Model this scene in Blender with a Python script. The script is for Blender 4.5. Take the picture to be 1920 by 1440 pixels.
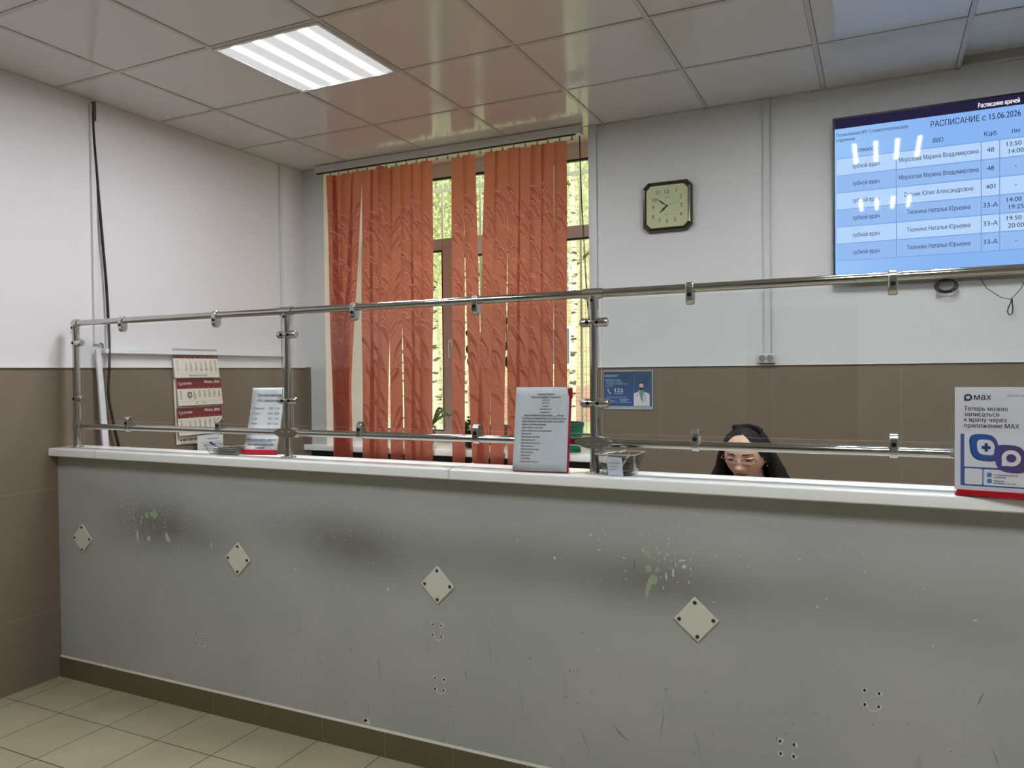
import bpy, bmesh, math, random
import numpy as np
from mathutils import Vector, Matrix, geometry as mgeo
random.seed(7)
for o in list(bpy.data.objects): bpy.data.objects.remove(o)
sc = bpy.context.scene
COL = sc.collection

# ---------------------------------------------------------------- camera
F_PX = 1436.66
CAM = Vector((3.699, -2.4579, 1.4965))
_y, _t, _r = (math.radians(a) for a in (25.6295, -0.8984, -0.6223))
FWD = Vector((-math.sin(_y)*math.cos(_t), math.cos(_y)*math.cos(_t), math.sin(_t)))
_rt = Vector((math.cos(_y), math.sin(_y), 0)); _up = _rt.cross(FWD)
RGT = _rt*math.cos(_r) + _up*math.sin(_r)
UPV = -_rt*math.sin(_r) + _up*math.cos(_r)
cam_d = bpy.data.cameras.new('camera'); cam_d.sensor_width = 36; cam_d.lens = F_PX/1920*36
cam_d.clip_start = 0.05; cam_d.clip_end = 300
cam = bpy.data.objects.new('camera', cam_d); COL.objects.link(cam)
M3 = Matrix((RGT, UPV, -FWD)).transposed()
cam.matrix_world = Matrix.Translation(CAM) @ M3.to_4x4()
sc.camera = cam

# ---------------------------------------------------------------- sky, exposure
SKY = 3.3
w = bpy.data.worlds.new('world'); sc.world = w; w.use_nodes = True
nt = w.node_tree; bg = nt.nodes['Background']
bg.inputs['Color'].default_value = (0.93, 0.96, 1.0, 1); bg.inputs['Strength'].default_value = SKY
sc.view_settings.view_transform = 'Standard'; sc.view_settings.look = 'None'
sc.view_settings.gamma = 1; sc.view_settings.exposure = 0.0; sc.view_settings.use_curve_mapping = False
LED_STRIP, LED_GAP = 372.0, 0.60
sc.cycles.max_bounces = 8; sc.cycles.diffuse_bounces = 4; sc.cycles.glossy_bounces = 4
sc.cycles.transparent_max_bounces = 24; sc.cycles.transmission_bounces = 8
sc.cycles.caustics_reflective = False; sc.cycles.caustics_refractive = False
sc.cycles.sample_clamp_indirect = 6

# ---------------------------------------------------------------- numbers of the place
H = 2.9353; YB = 1.8409; GX, GY = 0.444, 0.0358
FX, FY, FS = 0.1012, -0.2796, 0.3052
ZT = 1.146            # top of the ledge
LW, BW = 1.542, 1.517 # top of the brown tiles, left wall and back wall
XR, YF = 8.0, -6.0    # far limits of the hall

def ray(px, py):
    return RGT*((px-960)/F_PX) + UPV*((720-py)/F_PX) + FWD
def at(px, py, Y=None, X=None, Z=None):
    d = ray(px, py)
    if Y is not None: t = (Y-CAM.y)/d.y
    elif X is not None: t = (X-CAM.x)/d.x
    else: t = (Z-CAM.z)/d.z
    return CAM + d*t

# ---------------------------------------------------------------- materials
def lin(c):
    return tuple(((v/255)/12.92 if v/255 <= 0.04045 else (((v/255)+0.055)/1.055)**2.4) for v in c)
class NG:
    def __init__(s, name):
        s.m = bpy.data.materials.new(name); s.m.use_nodes = True; s.t = s.m.node_tree; s.n = s.t.nodes
        s.b = s.n['Principled BSDF']; s.out = s.n['Material Output']
    def new(s, k, **kw):
        x = s.n.new(k)
        for a, b in kw.items(): setattr(x, a, b)
        return x
    def L(s, a, b): s.t.links.new(a, b)
    def put(s, sock, v):
        if isinstance(v, bpy.types.NodeSocket): s.L(v, sock)
        elif isinstance(v, (tuple, list)) and len(v) == 3 and sock.type == 'RGBA': sock.default_value = (*v, 1)
        else: sock.default_value = v
    def math(s, op, a, b=0.0, c=0.0):
        x = s.new('ShaderNodeMath', operation=op)
        s.put(x.inputs[0], a); s.put(x.inputs[1], b); s.put(x.inputs[2], c); return x.outputs[0]
    def mix(s, f, a, b, mode='MIX'):
        x = s.new('ShaderNodeMix', data_type='RGBA', blend_type=mode)
        s.put(x.inputs[0], f); s.put(x.inputs[6], a); s.put(x.inputs[7], b); return x.outputs[2]
    def xyz(s):
        if not hasattr(s, '_c'):
            s._c = s.new('ShaderNodeTexCoord'); s._s = s.new('ShaderNodeSeparateXYZ'); s.L(s._c.outputs['Object'], s._s.inputs[0])
        return s._s.outputs
    def coord(s): s.xyz(); return s._c.outputs['Object']
    def noise(s, scale, detail=2, rough=.5, vec=None):
        x = s.new('ShaderNodeTexNoise'); x.inputs['Scale'].default_value = scale
        x.inputs['Detail'].default_value = detail; x.inputs['Roughness'].default_value = rough
        s.L(vec if vec else s.coord(), x.inputs['Vector']); return x.outputs[0]
    def ramp(s, v, lo, hi): # smooth 0..1
        x = s.new('ShaderNodeMapRange', interpolation_type='SMOOTHSTEP'); s.put(x.inputs[0], v)
        x.inputs[1].default_value = lo; x.inputs[2].default_value = hi; return x.outputs[0]
    def bump(s, h, st=.1, dist=.001):
        x = s.new('ShaderNodeBump'); x.inputs['Strength'].default_value = st; x.inputs['Distance'].default_value = dist
        s.put(x.inputs['Height'], h); s.L(x.outputs[0], s.b.inputs['Normal'])
    def set(s, **kw):
        mp = dict(color='Base Color', rough='Roughness', metal='Metallic', spec='Specular IOR Level', coat='Coat Weight', coatr='Coat Roughness',
                  trans='Transmission Weight', ior='IOR', em='Emission Color', es='Emission Strength', alpha='Alpha', sub='Subsurface Weight', sheen='Sheen Weight')
        for k, v in kw.items(): s.put(s.b.inputs[mp[k]], v)
        return s.m
_mc = {}
def M(name, col=None, rough=.5, metal=0, spec=.5, var=0, vscale=6, bump=0, bscale=200, **kw):
    if name in _mc: return _mc[name]
    g = NG(name); c = lin(col)
    g.set(rough=rough, metal=metal, spec=spec, **kw)
    if var:
        n = g.noise(vscale, 3); g.put(g.b.inputs['Base Color'], g.mix(n, tuple(x*(1-var) for x in c), tuple(min(1, x*(1+var)) for x in c)))
    else: g.set(color=c)
    if bump: g.bump(g.noise(bscale, 3), bump)
    _mc[name] = g.m; return g.m

def emat(name, col, st):
    if name in _mc: return _mc[name]
    g = NG(name); g.set(color=(0.01,)*3, em=lin(col), es=st, rough=.03, spec=.12); _mc[name] = g.m; return g.m

def line_mask(g, v, origin, pitch, half):   # 1 on the joint lines
    u = g.math('FRACT', g.math('DIVIDE', g.math('SUBTRACT', v, origin-pitch*50), pitch))
    d = g.math('MINIMUM', u, g.math('SUBTRACT', 1.0, u))
    return g.math('LESS_THAN', d, half/pitch)

def wall_mat(name, ztile, axis, ox, pitch, lo=None, hi=None, white=(224, 223, 225)):
    g = NG(name); o = g.xyz(); u = o[axis]; z = o[2]
    n = g.noise(1.3, 2)
    wht = g.mix(n, tuple(x*.97 for x in lin(white)), lin(white))
    n2 = g.noise(5, 4)
    tl = g.mix(n2, lin((118, 105, 91)), lin((128, 114, 98)))
    j = g.math('MAXIMUM', line_mask(g, z, ztile, .6, .0022), line_mask(g, u, ox, pitch, .0018))
    tl = g.mix(j, tl, lin((136, 126, 112)))
    msk = g.math('LESS_THAN', z, ztile)
    if lo is not None:
        s2 = g.math('MAXIMUM', g.math('LESS_THAN', u, lo), g.math('GREATER_THAN', u, hi)); msk = g.math('MULTIPLY', msk, s2)
    edge = g.math('MULTIPLY', g.math('LESS_THAN', g.math('ABSOLUTE', g.math('SUBTRACT', z, ztile+.004)), .004), 1.0)
    col = g.mix(msk, wht, tl)
    g.set(color=col, rough=g.math('ADD', .55, g.math('MULTIPLY', msk, -.2)), spec=.4)
    g.bump(g.math('ADD', g.noise(60, 3), g.math('MULTIPLY', g.math('MULTIPLY', j, msk), -2.0)), .12, .002)
    return g.m

def floor_mat():
    g = NG('floor_tile'); o = g.xyz()
    j = g.math('MAXIMUM', line_mask(g, o[0], FX, FS, .0022), line_mask(g, o[1], FY, FS, .0022))
    cell = g.new('ShaderNodeTexWhiteNoise', noise_dimensions='2D')
    cx = g.math('FLOOR', g.math('DIVIDE', g.math('SUBTRACT', o[0], FX), FS)); cy = g.math('FLOOR', g.math('DIVIDE', g.math('SUBTRACT', o[1], FY), FS))
    cb = g.new('ShaderNodeCombineXYZ'); g.L(cx, cb.inputs[0]); g.L(cy, cb.inputs[1]); g.L(cb.outputs[0], cell.inputs[0])
    a = g.mix(cell.outputs[0], lin((164, 155, 130)), lin((171, 162, 136)))
    a = g.mix(g.ramp(g.noise(2.5, 3), .35, .75), a, lin((158, 149, 124)))
    sp = g.ramp(g.noise(160, 1), .76, .8); a = g.mix(g.math('MULTIPLY', sp, .5), a, lin((90, 80, 60)))
    g.set(color=g.mix(j, a, lin((74, 58, 38))), rough=.42, spec=.4)
    g.bump(g.math('MULTIPLY', j, -1.0), .3, .001); return g.m

def counter_mat():
    g = NG('counter_paint'); o = g.xyz(); x, z = o[0], o[2]
    base = g.mix(g.ramp(g.noise(2.2, 4), .3, .7), lin((170, 171, 170)), lin((177, 178, 176)))
    # smudged bands at hand and bag height, stains with their own place on the wall
    tot = None
    for (a, b, rx, rz, k) in ((.66, .83, .3, .12, .75), (.95, .78, .25, .09, .35), (1.85, .80, .32, .12, .8), (1.55, .86, .35, .1, .35), (2.62, .83, .35, .11, .35), (3.0, .80, .3, .09, .55),
                              (3.4, .80, .5, .1, .28), (2.35, .80, .25, .10, .2), (.25, .95, .12, .05, .25), (2.2, 1.02, 1.8, .03, .16), (3.9, .78, .4, .1, .2)):
        dx = g.math('DIVIDE', g.math('SUBTRACT', x, a), rx); dz = g.math('DIVIDE', g.math('SUBTRACT', z, b), rz)
        e = g.math('MULTIPLY', g.math('EXPONENT', g.math('MULTIPLY', g.math('ADD', g.math('MULTIPLY', dx, dx), g.math('MULTIPLY', dz, dz)), -1.0)), k)
        tot = e if tot is None else g.math('ADD', tot, e)
    tot = g.math('MULTIPLY', tot, g.math('ADD', .40, g.math('MULTIPLY', g.noise(3.5, 2), .9)))
    col = g.mix(g.math('MINIMUM', tot, 1.0), base, lin((112, 110, 104)))
    # vertical rubbed streaks near the floor
    mp = g.new('ShaderNodeMapping'); mp.inputs['Scale'].default_value = (22, 22, 5); g.L(g.coord(), mp.inputs[0])
    st = g.ramp(g.noise(1, 5, .65, mp.outputs[0]), .60, .74); low = g.math('SUBTRACT', 1.0, g.ramp(z, .25, .7))
    col = g.mix(g.math('MULTIPLY', g.math('MULTIPLY', st, low), .4), col, lin((128, 124, 120)))
    g.set(color=col, rough=.5, spec=.35); g.bump(g.noise(40, 4), .08, .002); return g.m

def glass_mat(name, tint=(.97, .985, .975), r=.04, extra=0.0):
    g = NG(name); g.n.remove(g.b)
    tr = g.new('ShaderNodeBsdfTransparent'); tr.inputs[0].default_value = (*tint, 1)
    gl = g.new('ShaderNodeBsdfGlossy'); gl.inputs['Roughness'].default_value = r
    ge = g.new('ShaderNodeNewGeometry'); dt = g.new('ShaderNodeVectorMath', operation='DOT_PRODUCT'); g.L(ge.outputs['Incoming'], dt.inputs[0]); g.L(ge.outputs['Normal'], dt.inputs[1])
    fr = g.math('ADD', .04+extra, g.math('MULTIPLY', .95, g.math('POWER', g.math('SUBTRACT', 1.0, g.math('ABSOLUTE', dt.outputs['Value'])), 5.0)))
    mx = g.new('ShaderNodeMixShader'); g.L(fr, mx.inputs[0]); g.L(tr.outputs[0], mx.inputs[1]); g.L(gl.outputs[0], mx.inputs[2])
    g.L(mx.outputs[0], g.out.inputs[0]); return g.m

def fabric_mat(name, c1, c2, tr):
    g = NG(name); g.n.remove(g.b)
    n = g.noise(5, 2)
    df = g.new('ShaderNodeBsdfDiffuse'); ts = g.new('ShaderNodeBsdfTranslucent')
    g.L(g.mix(n, tuple(x*.93 for x in lin(c1)), lin(c1)), df.inputs[0]); g.L(g.mix(n, tuple(x*.9 for x in lin(c2)), lin(c2)), ts.inputs[0])
    mx = g.new('ShaderNodeMixShader'); mx.inputs[0].default_value = tr
    g.L(df.outputs[0], mx.inputs[1]); g.L(ts.outputs[0], mx.inputs[2]); g.L(mx.outputs[0], g.out.inputs[0]); return g.m

def diffuser_mat():
    g = NG('lamp_diffuser'); o = g.xyz()
    tot = None
    for c in (-.1875, -.0625, .0625, .1875):
        d = g.math('ABSOLUTE', g.math('SUBTRACT', o[0], c)); e = g.math('SUBTRACT', 1.0, g.math('MINIMUM', 1.0, g.math('DIVIDE', d, .034)))
        tot = e if tot is None else g.math('MAXIMUM', tot, e)
    end = g.math('SUBTRACT', 1.0, g.ramp(g.math('ABSOLUTE', o[1]), .262, .285)); tot = g.math('MULTIPLY', tot, end)
    rib = g.math('ADD', .9, g.math('MULTIPLY', g.math('SINE', g.math('MULTIPLY', g.math('ADD', o[0], o[1]), 900)), .12))
    cv = g.math('POWER', tot, 5.0)
    st = g.math('ADD', g.math('MULTIPLY', cv, LED_STRIP), g.math('MULTIPLY', rib, g.math('ADD', LED_GAP, g.math('MULTIPLY', tot, .9))))
    g.set(color=(.6,)*3, em=(.93, .97, 1.0), es=st, rough=.3); return g.m

def leaf_mat(name, c1, c2, tr=.5):
    g = NG(name); g.n.remove(g.b)
    n = g.noise(1.7, 2); col = g.mix(g.ramp(n, .35, .65), lin(c1), lin(c2))
    df = g.new('ShaderNodeBsdfDiffuse'); ts = g.new('ShaderNodeBsdfTranslucent'); g.L(col, df.inputs[0]); g.L(col, ts.inputs[0])
    mx = g.new('ShaderNodeMixShader'); mx.inputs[0].default_value = tr
    g.L(df.outputs[0], mx.inputs[1]); g.L(ts.outputs[0], mx.inputs[2]); g.L(mx.outputs[0], g.out.inputs[0]); return g.m

def bark_mat():
    g = NG('birch_bark'); mp = g.new('ShaderNodeMapping'); mp.inputs['Scale'].default_value = (5, 5, 16); g.L(g.coord(), mp.inputs[0])
    m = g.ramp(g.noise(1, 4, .6, mp.outputs[0]), .54, .62)
    g.set(color=g.mix(m, lin((226, 220, 190)), lin((78, 74, 54))), rough=.8); return g.m

def brick_mat(name, c1, c2, mo, scale=1.0, b=.25, h=.075):
    g = NG(name); mp = g.new('ShaderNodeMapping'); mp.inputs['Rotation'].default_value = (math.pi/2, 0, 0); g.L(g.coord(), mp.inputs[0])
    k = g.new('ShaderNodeTexBrick'); g.L(mp.outputs[0], k.inputs[0]); k.inputs['Color1'].default_value = (*lin(c1), 1); k.inputs['Color2'].default_value = (*lin(c2), 1)
    k.inputs['Mortar'].default_value = (*lin(mo), 1); k.inputs['Scale'].default_value = scale; k.inputs['Brick Width'].default_value = b; k.inputs['Row Height'].default_value = h; k.inputs['Mortar Size'].default_value = .012
    g.set(color=k.outputs[0], rough=.85); return g.m

def hair_mat():
    g = NG('dark_hair'); mp = g.new('ShaderNodeMapping'); mp.inputs['Scale'].default_value = (150, 60, 12); g.L(g.coord(), mp.inputs[0])
    n = g.noise(1, 4, .6, mp.outputs[0]); g.set(color=g.mix(n, lin((12, 9, 9)), lin((34, 25, 23))), rough=.6, spec=.2); g.bump(n, .7, .004); return g.m

steel = M('polished_steel', (196, 196, 192), rough=.10, metal=1)
cast = M('cast_chrome', (206, 206, 202), rough=.2, metal=1)
bolt_m = M('dark_bolt', (60, 60, 58), rough=.35, metal=1)
pvc = M('white_pvc', (238, 240, 237), rough=.22, spec=.5, var=.02, vscale=3)
pvc_trim = M('pale_grey_pvc', (205, 206, 206), rough=.4)
duct_m = M('duct_plastic', (214, 213, 212), rough=.4)
black = M('black_plastic', (16, 16, 18), rough=.35)
blackm = M('black_rubber', (14, 14, 15), rough=.7)
plate_m = M('ivory_plate', (216, 213, 200), rough=.4, var=.03, vscale=30)
screw_m = M('worn_screw', (92, 92, 84), rough=.35, metal=1)
paper = M('white_paper', (222, 224, 228), rough=.6)
cream = M('cream_paper', (226, 217, 202), rough=.6)
maroon = M('maroon_print', (120, 28, 38), rough=.5)
red = M('red_plastic', (168, 16, 36), rough=.3)
ink = M('black_ink', (34, 36, 42), rough=.6)
greyink = M('grey_ink', (96, 96, 100), rough=.6)
whiteink = M('white_ink', (232, 234, 238), rough=.6)
acryl = glass_mat('clear_acrylic', (.99, .99, .99), .06)
pane_m = glass_mat('plexiglass', (.975, .985, .98), .02)
wpane = glass_mat('window_glass', (.985, .99, .985), .01)
edge_m = M('plexiglass_edge', (196, 202, 196), rough=.3)  # pale colour stands in for light glowing along the pane edges
tile_skirt = M('olive_tile', (104, 96, 70), rough=.4, var=.06, vscale=5)
grout_m = M('pale_grout', (196, 192, 178), rough=.8)
reveal_m = M('cream_reveal', (228, 220, 210), rough=.7)
frame_m = M('window_pvc', (222, 216, 208), rough=.35)
gasket = M('black_gasket', (22, 20, 18), rough=.6)
blue_ink = M('navy_print', (44, 84, 128), rough=.45)
skin = M('skin', (206, 164, 144), rough=.5, sub=.08, var=.05, vscale=18)
lip_m = M('lips', (160, 92, 88), rough=.4)
dark_feat = M('dark_lash_mouth_shade', (50, 32, 28), rough=.6)
coat_m = M('white_cotton', (214, 220, 226), rough=.8)
gold = M('gold_wire', (150, 122, 92), rough=.4, metal=.4)

# ---------------------------------------------------------------- mesh building
WM = {}
def glyph_fill(cv):      # letter outlines -> triangles, overlapping strokes joined (non-zero rule)
    loops = []
    for sp in cv.splines:
        bp = sp.bezier_points; n = len(bp); L = []
        for k in range(n):
            a, b = bp[k], bp[(k+1) % n]; h1, h2 = a.handle_right, b.handle_left
            chord = (b.co-a.co); dl = max(abs(chord.x*(h.y-a.co.y)-chord.y*(h.x-a.co.x)) for h in (h1, h2))/(chord.length+1e-9)
            q = 1 if dl < .002 else 4
            for t in (i/q for i in range(q)):
                c = a.co*(1-t)**3+h1*3*t*(1-t)**2+h2*3*t*t*(1-t)+b.co*t**3; L.append(Vector((c.x, c.y)))
        if n == 4 and len(L) == 4:
            xs = [p.x for p in L]; ys = [p.y for p in L]
            if abs(max(ys)-min(ys)-.682) < .01 and abs(max(xs)-min(xs)-.098) < .012:    # the figure one gets its flag
                x0, y1 = min(xs), max(ys); F = [Vector((x0+.05, y1)), Vector((x0-.115, y1-.095)), Vector((x0-.115, y1-.165)), Vector((x0+.05, y1-.085))]
                sa = sum(L[k].x*L[(k+1) % 4].y-L[(k+1) % 4].x*L[k].y for k in range(4)); sb = sum(F[k].x*F[(k+1) % 4].y-F[(k+1) % 4].x*F[k].y for k in range(4))
                loops.append(F if sa*sb > 0 else F[::-1])
        loops.append(L)
    pts = []; ed = []
    for L in loops:
        b = len(pts); pts += L; ed += [(b+k, b+(k+1) % len(L)) for k in range(len(L))]
    if not pts: return [], []
    V, E_, F_, _a, _b, _c = mgeo.delaunay_2d_cdt(pts, ed, [], 0, 1e-5)
    A = np.array([pts[a] for a, b in ed]); B = np.array([pts[b] for a, b in ed]); out = []
    VV = np.array([tuple(v_) for v_ in V]); C_ = np.array([VV[list(f)].mean(0) for f in F_])
    for k in range(0, len(C_), 400):
        c = C_[k:k+400]; x, y = c[:, 0:1], c[:, 1:2]
        up_ = (A[None, :, 1] <= y) & (B[None, :, 1] > y); dn = (A[None, :, 1] > y) & (B[None, :, 1] <= y)
        cr = (B[None, :, 0]-A[None, :, 0])*(y-A[None, :, 1])-(x-A[None, :, 0])*(B[None, :, 1]-A[None, :, 1])
        wn = (up_ & (cr > 0)).sum(1)-(dn & (cr < 0)).sum(1)
        out += [tuple(F_[k+i]) for i in range(len(c)) if wn[i] != 0]
    return [Vector((v_.x, v_.y, 0)) for v_ in V], out
class MB:
    def __init__(s): s.v = []; s.f = []; s.mi = []; s.k = 0
    def q(s, *ids): s.f.append(ids); s.mi.append(s.k)
    def face(s, pts):
        b = len(s.v); s.v += [Vector(p) for p in pts]; s.q(*range(b, b+len(pts))); return s
    def box(s, x0, x1, y0, y1, z0, z1, T=None):
        b = len(s.v); P = [Vector((x, y, z)) for z in (z0, z1) for y in (y0, y1) for x in (x0, x1)]
        if T is not None: P = [T @ p for p in P]
        s.v += P
        for a in ((0, 2, 3, 1), (4, 5, 7, 6), (0, 1, 5, 4), (2, 6, 7, 3), (0, 4, 6, 2), (1, 3, 7, 5)): s.q(*(b+i for i in a))
        return s
    def prism(s, pts, d, T=None):       # closed outline (3D points) pushed along d
        n = len(pts); b = len(s.v); P = [Vector(p) for p in pts]; P += [p+Vector(d) for p in P]
        if T is not None: P = [T @ p for p in P]
        s.v += P; s.q(*range(b+n-1, b-1, -1)); s.q(*range(b+n, b+2*n))
        for i in range(n): j = (i+1) % n; s.q(b+i, b+j, b+n+j, b+n+i)
        return s
    def tube(s, path, r, n=10, cap=True, flat=1.0, ref=None):
        path = [Vector(p) for p in path]; R = r if isinstance(r, (list, tuple)) else [r]*len(path)
        b = len(s.v); prev = None
        for i, p in enumerate(path):
            d = (path[min(i+1, len(path)-1)] - path[max(i-1, 0)]).normalized()
            if prev is None:
                a = Vector(ref) if ref else (Vector((0, 0, 1)) if abs(d.z) < .9 else Vector((1, 0, 0)))
                u = d.cross(a).normalized()
            else: u = (prev - d*prev.dot(d)).normalized()
            prev = u; v = d.cross(u)
            for k in range(n):
                t = 2*math.pi*k/n; s.v.append(p + u*math.cos(t)*R[i] + v*math.sin(t)*R[i]*flat)
        for i in range(len(path)-1):
            for k in range(n):
                k2 = (k+1) % n; s.q(b+i*n+k, b+i*n+k2, b+(i+1)*n+k2, b+(i+1)*n+k)
        if cap:
            s.q(*(b+k for k in range(n-1, -1, -1))); e = b+(len(path)-1)*n; s.q(*(e+k for k in range(n)))
        return s
    def ball(s, c, r, n=12, m=8):
        c = Vector(c); rr = r if isinstance(r, (tuple, list)) else (r, r, r); b = len(s.v)
        s.v.append(c+Vector((0, 0, rr[2])))
        for i in range(1, m):
            a = math.pi*i/m
            for k in range(n):
                t = 2*math.pi*k/n; s.v.append(c+Vector((rr[0]*math.sin(a)*math.cos(t), rr[1]*math.sin(a)*math.sin(t), rr[2]*math.cos(a))))
        s.v.append(c-Vector((0, 0, rr[2]))); e = len(s.v)-1
        for k in range(n):
            k2 = (k+1) % n; s.q(b, b+1+k, b+1+k2); s.q(e, b+1+(m-2)*n+k2, b+1+(m-2)*n+k)
            for i in range(m-2): s.q(b+1+i*n+k, b+1+(i+1)*n+k, b+1+(i+1)*n+k2, b+1+i*n+k2)
        return s
    def lathe(s, prof, c, n=24, axis='Z', T=None):   # prof: (r, h) list
        b = len(s.v); c = Vector(c)
        for (r, h) in prof:
            for k in range(n):
                t = 2*math.pi*k/n; x, y = r*math.cos(t), r*math.sin(t)
                p = Vector((x, y, h)) if axis == 'Z' else (Vector((x, -h, y)) if axis == 'Y' else Vector((h, x, y)))
                if T is not None: p = T @ p
                s.v.append(c+p)
        for i in range(len(prof)-1):
            for k in range(n):
                k2 = (k+1) % n; s.q(b+i*n+k, b+i*n+k2, b+(i+1)*n+k2, b+(i+1)*n+k)
        s.q(*(b+k for k in range(n-1, -1, -1))); e = b+(len(prof)-1)*n; s.q(*(e+k for k in range(n)))
        return s
    def grid(s, fn, nu, nv, close_u=False):
        b = len(s.v); w = nu if close_u else nu+1
        for j in range(nv+1):
            for i in range(w): s.v.append(Vector(fn(i/nu, j/nv)))
        for j in range(nv):
            for i in range(nu):
                i2 = (i+1) % w if close_u else i+1; s.q(b+j*w+i, b+j*w+i2, b+(j+1)*w+i2, b+(j+1)*w+i)
        return s
    def text(s, txt, o, u, v, size, align='LEFT', width=None, bold=0, n=None, lift=.0004, shear=0, space=1):
        cu = bpy.data.curves.new('t', 'FONT'); cu.body = txt; cu.align_x = 'LEFT'; cu.size = 1; cu.resolution_u = 3; cu.shear = shear; cu.space_line = space
        ob = bpy.data.objects.new('t', cu); COL.objects.link(ob); bpy.context.view_layer.update()
        P, Fs = glyph_fill(ob.to_curve(bpy.context.evaluated_depsgraph_get()))
        bpy.data.objects.remove(ob); bpy.data.curves.remove(cu)
        if not P: return s
        x0 = min(p.x for p in P); x1 = max(p.x for p in P); W = x1-x0
        sx = size if width is None else width/W
        off = {'LEFT': -x0, 'CENTER': -(x0+x1)/2, 'RIGHT': -x1}[align]
        u = Vector(u).normalized(); v = Vector(v).normalized(); nn = u.cross(v).normalized()*lift; o = Vector(o); b = len(s.v)
        for k, sh_ in enumerate((0,) if bold <= 0 else (-bold*.7, bold*.7)):   # heavier lettering: printed twice, slightly shifted
            b = len(s.v); s.v += [o + u*((p.x+off)*sx+sh_*size) + v*(p.y*size) + nn*(1+.25*k) for p in P]
            for f in Fs: s.q(*(b+i for i in f))
        return s
    def build(s, name, mat, parent=None, smooth=True, bevel=0, local=False, ang=35, seg=2, solid=0):
        me = bpy.data.meshes.new(name)
        V = s.v
        if parent is not None and not local:
            I = WM[parent].inverted(); V = [I @ p for p in V]
        me.from_pydata([tuple(p) for p in V], [], s.f)
        for m_ in (mat if isinstance(mat, (list, tuple)) else [mat]): me.materials.append(m_)
        me.polygons.foreach_set('material_index', s.mi)
        if smooth:
            me.polygons.foreach_set('use_smooth', [True]*len(me.polygons)); me.set_sharp_from_angle(angle=math.radians(ang))
        me.update()
        ob = bpy.data.objects.new(name, me); COL.objects.link(ob)
        if parent is not None: ob.parent = parent; WM[ob] = WM[parent]
        else: WM[ob] = Matrix()
        if bevel:
            b = ob.modifiers.new('bevel', 'BEVEL'); b.width = bevel; b.segments = seg; b.limit_method = 'ANGLE'; b.harden_normals = False
        if solid:
            b = ob.modifiers.new('solid', 'SOLIDIFY'); b.thickness = solid; b.offset = 0
        return ob
def thing(name, label, cat, loc=(0, 0, 0), rot=None, group=None):
    o = bpy.data.objects.new(name, None); COL.objects.link(o); o.empty_display_size = .05
    Mx = Matrix.Translation(Vector(loc)) @ (rot.to_4x4() if rot is not None else Matrix())
    o.matrix_world = Mx; WM[o] = Mx; tag(o, label, cat, group); return o
def tag(o, label, cat, group=None, kind=None):
    o['label'] = label; o['category'] = cat
    if group: o['group'] = group
    if kind: o['kind'] = kind
    return o
def struct(o): o['kind'] = 'structure'; return o
def lab(o, t): o['label'] = t; return o
def copy_tree(root, parent=None):
    c = root.copy(); COL.objects.link(c); c.parent = parent; WM[c] = WM[root]
    for ch in [x for x in bpy.data.objects if x.parent == root]: copy_tree(ch, c)
    return c

# ================================================================ ROOM SHELL
m = MB(); m.box(-.1, XR+.1, YF-.1, YB+.1, -.1, 0); struct(m.build('floor', floor_mat(), smooth=False))
m = MB(); m.box(-.12, 0, YF-.1, YB+.6, 0, 3.2); struct(m.build('wall_left', wall_mat('wall_left_paint', LW, 1, 1.344, 1.2, white=(222, 217, 220)), smooth=False))
X0, X1, ZS, ZL, YG = .178, 2.157, .955, 3.02, 2.35
ZW = (at(568, 834, Y=1.815).z+at(1105, 853, Y=1.815).z)/2      # window opening, sill, head, frame plane
m = MB(); m.box(0, X0, YB, YB+.6, 0, 3.2); m.box(X1, XR+.1, YB, YB+.6, 0, 3.2); m.box(X0, X1, YB, YB+.6, ZL, 3.2); m.box(X0, X1, YB, YB+.6, 0, ZS)
struct(m.build('wall_back', wall_mat('wall_back_paint', BW, 0, 3.184, .612, lo=.046, hi=2.2, white=(212, 212, 211)), smooth=False))
m = MB(); m.box(XR, XR+.1, YF-.1, YB, 0, 3.2); struct(m.build('wall_right', M('hall_paint', (196, 196, 196), rough=.6), smooth=False))
m = MB(); m.box(0, 2.4, YF-.1, YF, 0, 3.2); m.box(3.5, XR, YF-.1, YF, 0, 3.2); m.box(2.4, 3.5, YF-.1, YF, 2.15, 3.2); struct(m.build('wall_front', M('hall_paint', None), smooth=False))
m = MB(); m.box(2.4, 3.5, YF-.08, YF-.03, 0, 2.15); d = struct(m.build('door_1', M('dark_door', (70, 60, 52), rough=.4), smooth=False))
m = MB(); m.tube([(2.5, YF-.03, 1.0), (2.5, YF+.03, 1.0), (2.62, YF+.03, 1.0)], .01); m.build('door_handle', steel, d)
# cream lining of the window niche
m = MB(); m.box(X0-.002, X0+.006, YB+.002, YG, ZS, ZL); m.box(X1-.006, X1+.002, YB+.002, YG, ZS, ZL); m.box(X0, X1, YB+.002, YG, ZL-.008, ZL)
struct(m.build('trim_1', reveal_m, smooth=False))
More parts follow.
